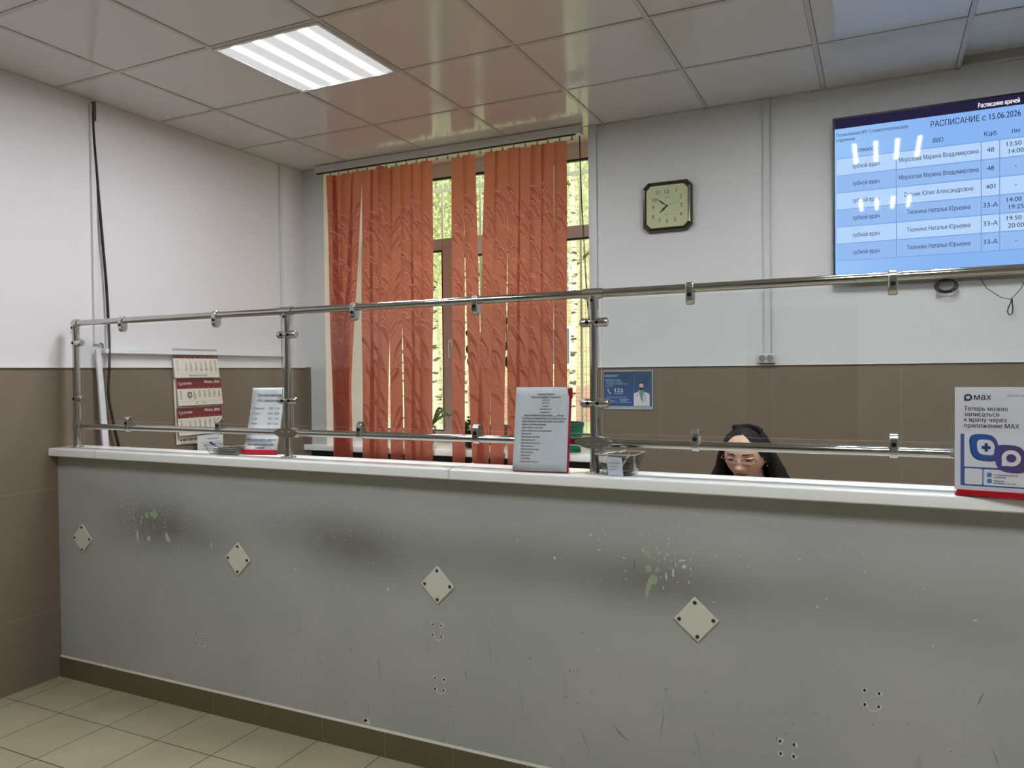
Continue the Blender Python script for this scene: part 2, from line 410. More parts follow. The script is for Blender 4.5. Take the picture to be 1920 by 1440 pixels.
# corner angles and joint strips of the wall panels
m = MB(); m.box(X1-.002, 2.20, YB-.008, YB, BW+.0, H); m.box(2.194, 2.204, YB-.012, YB, 0, H); struct(m.build('trim_2', pvc_trim, smooth=False, bevel=.001))
m = MB(); m.box(0, .008, 1.598, 1.626, LW, H); m.box(0, .012, 1.600, 1.606, LW, H); struct(m.build('trim_3', pvc_trim, smooth=False))
m = MB(); m.box(0, .012, YF, .0, LW, LW+.006); m.box(0, .010, .0, YB, LW, LW+.006); m.box(2.204, XR, YB-.01, YB, BW, BW+.007); struct(m.build('trim_4', M('ivory_trim', (222, 220, 212), rough=.5), smooth=False))
m = MB(); m.box(.0, .052, YB-.010, YB+.0, 0, BW+.03); struct(m.build('trim_5', wall_mat('corner_tile', BW+.03, 0, 9.0, .6), smooth=False))

# ceiling: clip-in tiles between tee bars
m = MB(); TW = .6; e = .0125
tile_r = random.Random(3)
for i in range(-1, 13):
    for j in range(-10, 3):
        x0, x1 = GX+TW*i+e, GX+TW*(i+1)-e; y0, y1 = GY+TW*j+e, GY+TW*(j+1)-e
        x0, x1 = max(x0, .0), min(x1, XR); y0, y1 = max(y0, YF), min(y1, YB)
        if x1 <= x0 or y1 <= y0: continue
        if (i in (1, 5, 9) and j in (0, -3)): continue     # lamp bays
        z = [H+.004+tile_r.uniform(-.0012, .0012) for _ in range(4)]
        if i >= 6 and j == 2: z = [H+.006, H+.006, H+.045, H+.045]  # a tile pushed up at the wall
        b = len(m.v); m.v += [Vector((x0, y0, z[0])), Vector((x1, y0, z[1])), Vector((x1, y1-(.02 if j == 2 and i >= 6 else 0), z[2])), Vector((x0, y1-(.02 if j == 2 and i >= 6 else 0), z[3]))]; m.q(b+3, b+2, b+1, b)
g = NG('ceiling_tile'); n = g.noise(1.2, 2)
g.set(color=g.mix(n, lin((216, 213, 212)), lin((221, 218, 217))), rough=g.math('ADD', .09, g.math('MULTIPLY', g.noise(3, 2), .09)), spec=.5); g.bump(g.noise(2.5, 1), .05, .01)
ceil = struct(m.build('ceiling', g.m, smooth=False))
m = MB(); w2 = .0105
for i in range(-1, 14):
    x = GX+TW*i
    if 0 < x < XR: m.box(x-w2, x+w2, YF, YB, H, H+.012)
for j in range(-10, 4):
    y = GY+TW*j
    if YF < y < YB: m.box(0, XR, y-w2, y+w2, H+.0005, H+.012)
m.box(0, .012, YF, YB, H, H+.004); m.box(0, XR, YB-.014, YB, H, H+.004)
m.build('tee_bars', M('tee_bar', (200, 196, 190), rough=.25, spec=.5), ceil, smooth=False)
m = MB(); m.box(-.1, XR+.1, YF-.1, YB+.0, H+.1, H+.2); m.build('slab', M('dark_void', (30, 28, 26), rough=.9), ceil, smooth=False)

# ceiling lamps
dm = diffuser_mat()
def lamp(x, y, label):
    t = thing('ceiling_lamp', label, 'ceiling light', (x, y, H), group='square four-strip ceiling lamps')
    m = MB()
    for (a, b, c, d_) in ((-.292, .292, -.292, -.276), (-.292, .292, .276, .292), (-.292, -.276, -.276, .276), (.276, .292, -.276, .276)): m.box(a, b, c, d_, -.006, .01)
    m.build('frame', M('lamp_frame', (214, 214, 212), rough=.3), t, local=True, smooth=False, bevel=.001)
    m = MB(); m.face([(-.276, .276, .0), (.276, .276, .0), (.276, -.276, .0), (-.276, -.276, .0)]); m.build('diffuser', dm, t, local=True, smooth=False)
    m = MB(); m.box(-.29, .29, -.29, .29, .011, .06); m.build('housing', M('lamp_frame', None), t, local=True, smooth=False)
    return t
for (i, j, l) in ((1, 0, 'lit square ceiling lamp with four bright strips in front of the window blinds'),
                  (5, 0, 'lit square ceiling lamp above the television side of the counter'),
                  (1, -3, 'lit square ceiling lamp over the hall near the left wall'), (5, -3, 'lit square ceiling lamp over the hall behind the viewer'),
                  (9, 0, 'lit square ceiling lamp nearest the right wall beside the counter'), (9, -3, 'lit square ceiling lamp over the right side of the hall')):
    lamp(GX+TW*(i+.5), GY+TW*(j+.5), l)

# ================================================================ COUNTER
cnt = thing('reception_counter', 'long grey painted reception counter with white ledge and chipped, smudged front', 'counter', (0, .05, 0))
XE = 6.2
m = MB(); m.box(0.002, XE, 0, .11, 0, ZT-.042); m.build('front_panel', counter_mat(), cnt, smooth=False)
# ledge: rounded nose profile swept along X, in three lengths
def ledge_prof():
    P = []
    yf, yb, zt, zb, r = -.047, .135, ZT, ZT-.040, .008
    for k in range(5): a = math.pi/2*k/4; P.append((yf+r-r*math.sin(a+0), zt-r+r*math.cos(a)))
    P = [(yb, zt), (.05, zt), (.048, zt-.0006), (.036, zt-.0006), (.034, zt)] + P + [(yf, zb+.004), (yf+.004, zb), (yf+.012, zb), (yf+.012, zb+.012), (yb, zb+.012)]
    return P
Pf = ledge_prof()
for (a, b) in ((.003, .349), (.352, 2.281), (2.284, XE)):
    m = MB(); m.prism([(a, y, z) for (y, z) in Pf], (b-a, 0, 0)); m.build('ledge', pvc, cnt, ang=40)
for x in (.3505, 2.2825):
    m = MB(); m.prism([(x-.004, y-.0015 if y < 0 else y, z+(.0015 if z > ZT-.01 else 0)) for (y, z) in Pf], (.008, 0, 0)); m.build('joint_cap', M('joint_pvc', (214, 214, 206), rough=.35), cnt)
# skirting tiles along the floor
m = MB(); x = .1255-.3052; c = 0
while x < XE:
    a, b = max(x+.0015, .002), min(x+.3052-.0015, XE)
    m.box(a, b, -.009, 0, .001, .100); x += .3052
m.build('skirting_tiles', tile_skirt, cnt, smooth=False)
m = MB(); m.prism([(.002, -.0095, .100), (.002, -.0005, .1065), (.002, 0, .1065), (.002, 0, .099)], (XE-.004, 0, 0)); m.box(.002, XE, -.007, 0, .0, .1); m.build('grout', grout_m, cnt, smooth=False)

def blob(m, x, z, rx, rz, n=8, y=-.0006, rot=0, jag=.35, R=random):
    pts = []
    for k in range(n):
        a = -2*math.pi*k/n; s = 1+R.uniform(-jag, jag); dx, dz = rx*s*math.cos(a), rz*s*math.sin(a)
        pts.append((x+dx*math.cos(rot)-dz*math.sin(rot), y, z+dx*math.sin(rot)+dz*math.cos(rot)))
    m.face(pts[::-1] if False else pts)
R = random.Random(11)
chips = MB()
for (px, py, sx, sy, cnt_n) in ((285, 975, 38, 40, 120), (262, 985, 15, 18, 45), (300, 985, 22, 15, 40), (330, 970, 55, 45, 45), (250, 930, 22, 25, 18), (620, 1000, 60, 40, 30), (700, 1010, 60, 40, 24), (570, 1020, 20, 20, 12),
                            (1255, 1050, 30, 30, 55), (1260, 1050, 60, 60, 40), (1150, 1010, 60, 30, 24), (900, 1000, 160, 50, 36), (1450, 1050, 120, 60, 26), (1650, 1060, 140, 60, 20), (800, 1150, 260, 120, 22), (1100, 1300, 300, 60, 14)):
    for _ in range(cnt_n):
        p = at(px+R.gauss(0, sx), py+R.gauss(0, sy), Y=0)
        if not (.13 < p.z < 1.02): continue
        r = R.choice((.0007, .0009, .0012, .0016, .0022)) * (1.0 if sx < 50 else .8)
        blob(chips, p.x, p.z, r, r*R.uniform(.9, 2.4), 6, rot=R.uniform(-.5, .5), R=R)
for (px, py, w_, h_) in ((279, 1009, 3, 4), (258, 1004, 1.5, 8), (313, 1006, 2, 7), (317, 1011, 1.6, 5), (275, 965, 2.5, 5), (397, 1023, 1, 4), (1206, 1031, 2, 4), (1249, 1080, 1.5, 6), (1283, 1062, 4, 4), (1266, 1059, 3, 3), (1279, 1051, 5, 2), (1262, 1075, 2, 8), (1251, 1040, 2, 2),
                         (728, 1105, 2.5, 3), (1533, 1138, 1.5, 3.5), (1829, 1163, 5, 2), (690, 1353, 6, 5), (684, 1350, 4, 3), (720, 1368, 3, 1.5), (1173, 1071, 1.2, 2), (1124, 1031, 2, 2.5), (1040, 1046, 2.5, 2.5), (1108, 1003, 3, 1.8), (1170, 1046, 1.5, 2)):
    p = at(px, py, Y=0); s = (at(px+1, py, Y=0)-p).length
    blob(chips, p.x, p.z, w_*s, h_*s*.9, 9, R=R, rot=.15)
# screw-hole groups with chipped rims
holes = MB()
def arc(mb, cx, cz, r, a0, a1, w_, y=-.0006):
    n = 10; P1 = [(cx+r*math.cos(a0+(a1-a0)*k/n), y, cz+r*math.sin(a0+(a1-a0)*k/n)) for k in range(n+1)]
    for k in range(n):
        (x1, _, z1), (x2, _, z2) = P1[k], P1[k+1]
        f = .4+.6*math.sin(math.pi*(k+.5)/n)
        mb.face([(x1, y, z1-w_*f), (x2, y, z2-w_*f), (x2, y, z2+w_*f), (x1, y, z1+w_*f)])
for (px, py, r_, big) in ((299, 1102, 1, .8), (375, 1197, 1, .9), (820, 1182, 1, 1), (824, 1283, 1, 1.1), (1635, 1310, 1, 1.05), (1475, 1404, 0, 1.1)):
    p = at(px, py, Y=0); q = .019
    for (dx, dz) in ((-q, q*1.05), (q, q), (-q, -q), (q, -q*1.1)):
        hx, hz = p.x+dx+R.uniform(-.002, .002), p.z+dz+R.uniform(-.002, .002)
        blob(chips, hx+.001, hz, 0.0078*big, .0084*big, 10, R=R, y=-.0005); holes = MB(); blob(holes, hx, hz, .0036*big, .0048*big, 8, R=R, jag=.15, y=-.0010); holes.build('drill_hole', M('hole_dark', (30, 28, 26), rough=.9), cnt, smooth=False)
        if R.random() < .6: blob(chips, hx+R.uniform(-.006, .006), hz+.009, .003, .0015, 6, R=R)
    if r_: arc(chips, p.x+.003, p.z-q*.9, .019, math.pi*1.08, math.pi*1.98, .0018*big)
lab(chips.build('paint_chips', M('chip_white', (212, 212, 204), rough=.8), cnt, smooth=False), 'small white flecks where the grey paint has chipped off')['kind'] = 'stuff'
green = MB(); V1 = [((1205, 1031), (1211, 1030), (1219, 1031), (1219, 1040), (1216, 1047), (1210, 1042)), ((1210, 1060), (1221, 1060), (1221, 1073), (1212, 1072)), ((1233, 1060), (1237, 1068), (1230, 1074), (1227, 1072)),
      ((1216, 1084), (1224, 1076), (1232, 1082), (1234, 1090), (1229, 1096), (1222, 1096), (1218, 1106), (1215, 1118), (1213, 1124), (1209, 1116), (1211, 1100)), ((281, 960), (291, 956), (296, 964), (291, 974), (283, 968)), ((265, 969), (269, 967), (266, 978), (263, 984)), ((272, 960), (276, 958), (279, 970), (275, 969))]
for poly in V1: green = MB(); green.face([tuple(at(px, py, Y=-.0007)) for (px, py) in poly][::-1]); lab(green.build('old_paint_patch', M('old_green_paint', (158, 172, 144), rough=.6), cnt, smooth=False), 'pale green older paint showing where the grey has flaked')
# dark scuffs
sc_m = MB()
def scuff(pts, w_):
    P = [at(px, py, Y=-.0005) for (px, py) in pts]
    for k in range(len(P)-1):
        d_ = (P[k+1]-P[k]).normalized(); nrm = Vector((-d_.z, 0, d_.x)); w0 = w_*(.25 if k == 0 else 1); w1 = w_*(.25 if k == len(P)-2 else 1)
        sc_m.face([P[k]-nrm*w0, P[k+1]-nrm*w1, P[k+1]+nrm*w1, P[k]+nrm*w0])
for pts, w_ in ((((1190, 1047), (1190, 1060), (1189, 1068)), .0016), (((871, 1255), (874, 1268), (876, 1280)), .0012), (((914, 1198), (918, 1212), (921, 1244)), .0008), (((1244, 1325), (1243, 1350), (1236, 1390)), .001), (((1088, 1362), (1095, 1385), (1108, 1418)), .0011),
                (((1845, 1297), (1838, 1310), (1832, 1325)), .0011), (((596, 1222), (600, 1238), (606, 1245)), .0009), (((546, 1223), (557, 1222)), .002), (((574, 1227), (572, 1240)), .002), (((710, 1235), (712, 1245)), .0028), (((742, 1190), (741, 1205)), .0009), (((654, 1211), (650, 1218), (645, 1226)), .0009),
                (((604, 1158), (620, 1170)), .0004), (((485, 1285), (476, 1290)), .0014), (((472, 1278), (466, 1283)), .0016), (((196, 1148), (197, 1170)), .0008), (((394, 1225), (395, 1248)), .001), (((405, 1110), (407, 1125), (403, 1150)), .0007), (((1445, 1342), (1480, 1337)), .0009),
                (((1300, 1370), (1310, 1400), (1315, 1425)), .0008), (((1860, 1405), (1868, 1422), (1872, 1436)), .001), (((1808, 1345), (1808, 1390)), .0006), (((1553, 1344), (1553, 1360)), .001), (((1452, 1217), (1455, 1229)), .0008), (((990, 1200), (1000, 1210)), .001), (((1150, 1360), (1162, 1375), (1178, 1390)), .0022), (((691, 1315), (690, 1340)), .003)):
    scuff(pts, w_)
for _ in range(90):
    px, py = R.uniform(180, 1900), R.uniform(1150, 1420); p = at(px, py, Y=0)
    if p.z > .13 and p.z < .6: blob(sc_m, p.x, p.z, R.uniform(.0008, .002), R.uniform(.001, .005), 6, R=R, rot=R.uniform(-.4, .4), y=-.0005)
lab(sc_m.build('scuff_marks', M('scuff', (104, 101, 98), rough=.6), cnt, smooth=False), 'dark scuffs and streaks on the lower front')['kind'] = 'stuff'

# diamond cover plates
def plate(x, z, ang, label):
    t = thing('cover_plate', label, 'plate', (x, -.0012, z), rot=Matrix.Rotation(ang, 3, 'Y'), group='diamond plates on the counter front')
    h = .0515; m = MB(); m.box(-h, h, -.004, .0, -h, h); m.build('plate', plate_m, t, local=True, bevel=.0012)
    for (a, b) in ((-1, -1), (1, -1), (-1, 1), (1, 1)):
        m = MB(); m.lathe([(.0062, .004), (.0062, .0052), (.005, .0068), (.0022, .0068), (.002, .0055)], (a*.0385, 0, b*.0385), 14, 'Y'); m.build('screw', screw_m, t, local=True)
for (x, z, a, l) in ((.182, .706, 45, 'ivory diamond plate nearest the left wall, four screws'), (1.2, .703, 46, 'ivory diamond plate below the left plexiglass post, four screws'),
                     (2.202, .701, 45, 'ivory diamond plate below the orange blinds, four screws'), (3.167, .697, 41, 'largest-looking ivory diamond plate, slightly turned, below the woman')):
    plate(x, z, math.radians(a), l)

# ================================================================ SCREEN RAILING
YP = .045
rail = thing('plexiglass_screen', 'chrome tube railing with clear plexiglass panes standing on the counter ledge', 'screen', (0, YP, ZT))
posts = [.090, 1.449, 2.812, 4.172, 5.53]
ztop, zlow = 1.763, 1.251; rt = .0145
for k, x in enumerate(posts):
    m = MB(); m.tube([(x, YP, ZT), (x, YP, ztop)], rt, 20); p = m.build('post', steel, rail)
    m = MB(); m.lathe([(.033, 0), (.033, .003), (.0185, .0045), (.0175, .007), (.0175, .038), (.0175, .04), (.0150, .04)], (x, YP, ZT), 24); m.build('flange', cast, p)
    # joint at the top
    m = MB(); m.tube([(x, YP, ztop-.052), (x, YP, ztop-.01)], .0182, 20)
    if k == 0: m.ball((x, YP, ztop), .0200, 20, 12); m.tube([(x, YP, ztop), (x+.026, YP, ztop)], .0186, 20)
    else: m.tube([(x-.034, YP, ztop), (x+.034, YP, ztop)], .0186, 20); m.tube([(x-.02, YP, ztop-.004), (x, YP, ztop-.026)], .010, 12); m.tube([(x+.02, YP, ztop-.004), (x, YP, ztop-.026)], .010, 12)
    j = m.build('tee_joint', cast, p)
    m = MB(); m.lathe([(.0058, 0), (.0058, .002), (.0045, .003), (.0024, .003), (.002, .0012)], (x, YP-.0180, ztop-.024), 14, 'Y'); m.build('bolt', bolt_m, p)
    # joint at the lower rail
    if k == 0:
        m = MB(); m.tube([(x, YP, zlow-.018), (x, YP, zlow+.018)], .0186, 20); m.tube([(x, YP, zlow), (x+.034, YP, zlow)], .0182, 20)
        m.lathe([(.0058, .0155), (.0058, .018), (.003, .0185)], (x-.004, YP, zlow), 12, 'Y')
    else:
        m = MB(); L = .068; lens = []
        for s_ in range(25):
            a = 2*math.pi*s_/24; c_, n_ = math.cos(a), math.sin(a); lens.append((x+c_*L, math.copysign((1-c_*c_)**.9, n_)*.0215))
        lens = lens[:-1]
        m.prism([(a, YP-.0185, zlow+b) for (a, b) in lens], (0, .037, 0))
        m.tube([(x+L*.5, YP, zlow), (x+L*.95, YP, zlow)], .0185, 18); m.tube([(x-L*.5, YP, zlow), (x-L*.8, YP, zlow)], .0175, 18)
        for dx in (-.018, .018): m.lathe([(.0068, .0183), (.0068, .0205), (.0045, .0212), (.002, .0212)], (x+dx, YP, zlow), 14, 'Y')
    m.build('cross_joint', cast, p)
for (z, nm) in ((ztop, 'top_rail'), (zlow, 'lower_rail')):
    m = MB(); m.tube([(posts[0], YP, z), (5.53, YP, z)], rt, 20); m.build(nm, steel, rail)
def vclamp(x, z, up):      # clamp gripping rail and pane edge; up=+1 pane above the rail
    m = MB(); n = 14; w_ = .0125
    prof = []
    for k in range(n+1):
        a = math.pi*k/n + (0 if up < 0 else math.pi); prof.append((.0195*math.cos(a), .0195*math.sin(a)))
    L = .052*up
    # body: C around the tube with a straight tongue over the pane
    sg = 1 if up < 0 else -1; R_ = .0175
    out = [(c[0], z+c[1]) for c in prof] + [(-R_*sg*math.cos(t_), z+L*.62+(L*.42)*math.sin(t_)) for t_ in [math.pi*q/10 for q in range(11)]]
    m.prism([(x-w_, YP+a, b) for (a, b) in out], (2*w_, 0, 0)); c = m.build('clamp', cast, rail, bevel=.003)
    m = MB(); m.lathe([(.0072, 0), (.0072, .0015), (.0058, .0026), (.003, .0026), (.0026, .0008)], (x, YP-.0190, z+L*.42), 14, 'Y'); m.build('bolt', bolt_m, c)
for x in (.437, 1.045, 1.801, 2.354, 3.145, 3.735, 4.55, 5.1): vclamp(x, ztop, -1)
for x in (.468, 1.057, 1.825, 2.352, 3.16, 3.736, 4.55, 5.1): vclamp(x, zlow, 1)
for k, x in enumerate(posts):
    for z in (1.664, 1.386):
        m = MB(); a, b = (x-.048 if k else x-.014), x+.052
        m.tube([(a, YP, z), (a+.006, YP, z), (b-.006, YP, z), (b, YP, z)], [.012, .0155, .0155, .012], 16, ref=(0, 0, 1)); c = m.build('pane_clamp', cast, rail)
        for dx in ((-.018, .018) if k else (0,)): m = MB(); m.lathe([(.0068, 0), (.0068, .002), (.005, .003), (.0024, .003), (.002, .001)], (x+dx-.002, YP-.0148, z), 14, 'Y'); m.build('bolt', bolt_m, c)
for k in range(4):
    a, b = posts[k]+.028, posts[k+1]-.028; z0, z1 = zlow+.030, ztop-.024; t = .002
    m = MB(); m.box(a, b, YP-t, YP+t, z0, z1)
    for i in (0, 1, 3, 4, 5): pass
    m.mi = [1, 1, 0, 0, 1, 1]
    m.build('pane', [pane_m, edge_m], rail, smooth=False)

# ================================================================ WINDOW
ZF0 = 1.03                                  # frame foot
wn = bpy.data.objects.new('window_1', None); COL.objects.link(wn); WM[wn] = Matrix.Translation((X0, YG, ZS)); wn.matrix_world = WM[wn]
wn['kind'] = 'structure'
gl_top = at(1061.6, 300.6, Y=YG).z; t_top = at(811, 449, Y=YG).z; t_fix = at(1104, 444, Y=YG).z; t_sash = at(871, 479, Y=YG).z; g_bot = at(1100, 815, Y=YG).z
mx0 = at(829.5, 560, Y=YG).x; mx1 = at(853, 560, Y=YG).x
rx0 = mx1+.62; rx1 = rx0+.10
m = MB(); d0, d1 = YG, YG+.07
_bk = [0]
def bar(x0, x1, z0, z1, y0=d0, y1=d1): _bk[0] += 1; m.box(x0, x1, y0+.0004*_bk[0], y1-.0003*_bk[0], z0, z1)
bar(X0, X0+.06, ZS, ZL); bar(X1-.06, X1, ZS, ZL); bar(X0, X1, gl_top, ZL); bar(X0, X1, ZS, g_bot-.0)
bar(X0, mx0, t_fix, t_top); bar(mx0, rx1, t_sash+.055, t_top); bar(rx1, X1, t_fix, t_top)
bar(mx0, mx0+.045, g_bot, t_top); bar(rx1-.045, rx1, g_bot, t_top); bar(rx1-.045, rx1, t_top, gl_top)
m.build('frame', frame_m, wn, smooth=False, bevel=.003)
m = MB()   # opening sash in the middle
s0, s1 = mx0+.022, rx1-.022
bar(s0, s0+(mx1-mx0)-.022, g_bot-.01, t_sash+.06, YG-.018, YG+.05); bar(s1-.07, s1, g_bot-.01, t_sash+.06, YG-.018, YG+.05)
bar(s0, s1, t_sash, t_sash+.06, YG-.018, YG+.05); bar(s0, s1, g_bot-.01, g_bot+.05, YG-.018, YG+.05)
sash = m.build('sash', frame_m, wn, smooth=False, bevel=.004)
hp = at(845, 640, Y=YG-.018); m = MB(); hx = hp.x
m.box(hx-.013, hx+.013, YG-.03, YG-.018, hp.z-.045, hp.z+.02); m.tube([(hx, YG-.03, hp.z), (hx, YG-.06, hp.z), (hx, YG-.062, hp.z-.02), (hx, YG-.058, hp.z-.12)], .009, 10)
m.build('handle', M('white_handle', (214, 206, 198), rough=.3), sash)
m = MB()   # rubber seals
for (a, b) in ((X0+.06, rx1-.045), (rx1, X1-.06)): m.box(a, b, YG-.001, YG+.03, gl_top-.012, gl_top)
m.box(X0+.06, mx0, YG-.001, YG+.03, t_fix-.010, t_fix); m.box(rx1, X1-.06, YG-.001, YG+.03, t_fix-.010, t_fix)
m.box(mx1, s1-.07, YG-.019, YG+.03, t_sash-.010, t_sash); m.box(mx0-.004, mx0, YG+.0, YG+.03, g_bot, t_fix); m.box(X0+.06, mx0, YG+.0, YG+.03, g_bot, g_bot+.006); m.box(rx1, X1-.06, YG+.0, YG+.03, g_bot, g_bot+.006)
m.build('seal', gasket, wn, smooth=False)
for (a, b, z0, z1) in ((X0+.05, mx0, g_bot, t_fix), (mx1-.01, s1-.06, g_bot, t_sash), (rx1, X1-.05, g_bot, t_fix), (X0+.05, rx1-.04, t_top, gl_top), (rx1-.01, X1-.05, t_top, gl_top)):
    m = MB(); m.box(a, b, YG+.032, YG+.036, z0-.005, z1+.005); m.build('pane', wpane, wn, smooth=False)
# window board
m = MB(); yf = 1.815; za = (at(568, 834, Y=yf).z+at(1105, 853, Y=yf).z)/2; zb = (at(568, 845, Y=yf).z+at(1105, 866, Y=yf).z)/2; xl = at(568, 838, Y=yf).x
P = [(YG+.01, za), (yf+.012, za), (yf+.004, za-.003), (yf, za-.012), (yf, zb+.004), (yf+.004, zb), (yf+.014, zb), (yf+.014, zb+.012), (YG+.01, zb+.012)]
m.prism([(X0+.002, y, z) for (y, z) in P], (X1-X0-.004, 0, 0))
Pn = [(YB-.001, za), (yf+.012, za), (yf+.004, za-.003), (yf, za-.012), (yf, zb+.004), (yf+.004, zb), (yf+.014, zb), (yf+.014, zb+.012), (YB-.001, zb+.012)]
m.prism([(xl, y, z) for (y, z) in Pn], (X0+.002-xl, 0, 0)); m.prism([(X1-.002, y, z) for (y, z) in Pn], (.10, 0, 0))
ws = struct(m.build('window_sill', pvc, None))
# black louvred panel filling the black strip below the window board
cb = thing('black_panel', 'black louvred panel standing under the white window board', 'heater screen', (1.1, 1.82, 0))
m = MB(); m.box(.06, 2.24, 1.824, 1.838, .06, zb); m.build('panel', black, cb, smooth=False, bevel=.003)
m = MB()
for k in range(18): m.box(.10, 2.20, 1.818, 1.824, .12+.045*k, .14+.045*k)
m.build('louvres', black, cb, smooth=False, bevel=.002)
for x in (.10, 1.15, 2.18): m = MB(); m.box(x-.015, x+.015, 1.820, 1.838, 0, .06); m.build('foot', black, cb, smooth=False)

# window grille outside
gr = thing('window_grille', 'pale painted steel grille outside the window', 'grille', (1.2, 2.95, .9))
gy = 2.75; gm = M('grille_paint', (196, 204, 176), rough=.5)
m = MB()
xs = [at(830, 400, Y=gy).x, at(901, 400, Y=gy).x, at(1089, 400, Y=gy).x]
gx = sorted(set([round(xs[0]-.33*k, 3) for k in range(0, 4)] + [round(v, 3) for v in xs] + [round(xs[1]+.305, 3), round(xs[1]+.61, 3), round(xs[2]+.3, 3), round(xs[2]+.6, 3)]))
for x in gx: m.box(x-.008, x+.008, gy-.008, gy+.008, .85, 3.4)
for (px, py) in ((830, 357), (1083, 329), (1083, 332)): pass
for z in (at(830, 357, Y=gy).z, .98, 2.05): m.box(gx[0], gx[-1], gy-.006, gy+.006, z-.014, z+.014)
for x in (gx[0], gx[-1]):
    for z in (1.1, 2.05, 2.9): m.box(x-.008, x+.008, YB+.58, gy, z-.008, z+.008)
m.build('bars', gm, gr, smooth=False)

# ================================================================ VERTICAL BLINDS
bl = thing('vertical_blinds', 'orange vertical blinds with leaf pattern hanging before the window, some slats missing', 'blinds', (1.1, 1.745, 2.93))
YS = 1.782; zt_ = (at(620, 329, Y=YS).z+at(1050, 266, Y=YS).z)/2; ztk = at(955, 272, Y=YS).z
fab = fabric_mat('blind_fabric', (168, 96, 80), (220, 138, 118), .55); m = MB(); m.box(at(592, 320, Y=YS).x, 2.125, YS-.020, YS+.020, ztk+.006, H-.001); m.build('headrail', M('rail_white', (206, 204, 200), rough=.35), bl, smooth=False, bevel=.003)
m = MB(); m.box(at(594, 320, Y=YS).x, 2.10, YS-.006, YS+.008, ztk-.002, ztk+.006); m.build('track', black, bl, smooth=False)
m = MB(); m.box(2.100, 2.135, YS-.026, YS+.024, ztk-.002, H-.001); m.build('end_bracket', M('rail_white', None), bl, smooth=False, bevel=.003)
fab_backlit = fabric_mat('blind_fabric_stroke_backlit', (138, 66, 50), (186, 92, 70), .5); fab_line = fabric_mat('blind_fabric_stroke', (244, 180, 156), (232, 140, 116), .45); fab_blade = fabric_mat('blind_fabric_blade', (198, 124, 102), (226, 142, 118), .5)
hooks = {}
hpx = [619, 635, 653, 670, 688, 706, 724, 742.6, 761.7, 780.7, 799.6, 819, 839, 858.7, 879.5, 900, 921, 942, 963, 985, 1007.5, 1027, 1049, 1072]
hx_ = [at(p, 325-(p-619)*.149, Y=YS).x for p in hpx]
def carrier(x, bent=0):
    m = MB(); m.box(x-.0025, x+.0025, YS-.003, YS+.003, zt_+.006, ztk); m.prism([(x-.010, YS, zt_-.002), (x+.010, YS, zt_-.002), (x+.003, YS, zt_+.014), (x-.003, YS, zt_+.014)], (0, .003, 0)); m.build('carrier', M('clear_hook', (150, 148, 140), rough=.3), bl, smooth=False)
for x in hx_: carrier(x)
empty = {11, 12, 15, 23}
# bottom left/right edge pixels for each slat (at the level of the ledge), angle at the top
bot = {0: (626, 642), 1: (630, 648), 2: (637, 655), 3: (643, 660), 4: (681, 700), 5: (695, 713), 6: (707, 726), 7: (733, 754), 8: (760.5, 779), 9: (774, 795), 10: (789, 810), 13: (849.5, 871), 14: (887, 908), 16: (895, 915.5), 17: (920, 943), 18: (952, 973), 19: (967, 989), 20: (989, 1012), 21: (1013, 1036), 22: (1040, 1062.5)}
top = {k: (hpx[k]-9.4-k*.05, hpx[k]+9.4+k*.08) for k in range(24)}
top[0] = (612.5, 628.5); top[3] = (662, 679.5); top[4] = (679.6, 697); top[10] = (791, 810.5); top[13] = (848, 869); top[14] = (869.8, 890); top[16] = (910.5, 931); top[17] = (931, 952); top[18] = (952.3, 974); top[22] = (1040, 1061.5); top[7] = (733.5, 753)
mid = {3: (658, 677.5), 4: (679.8, 698)}
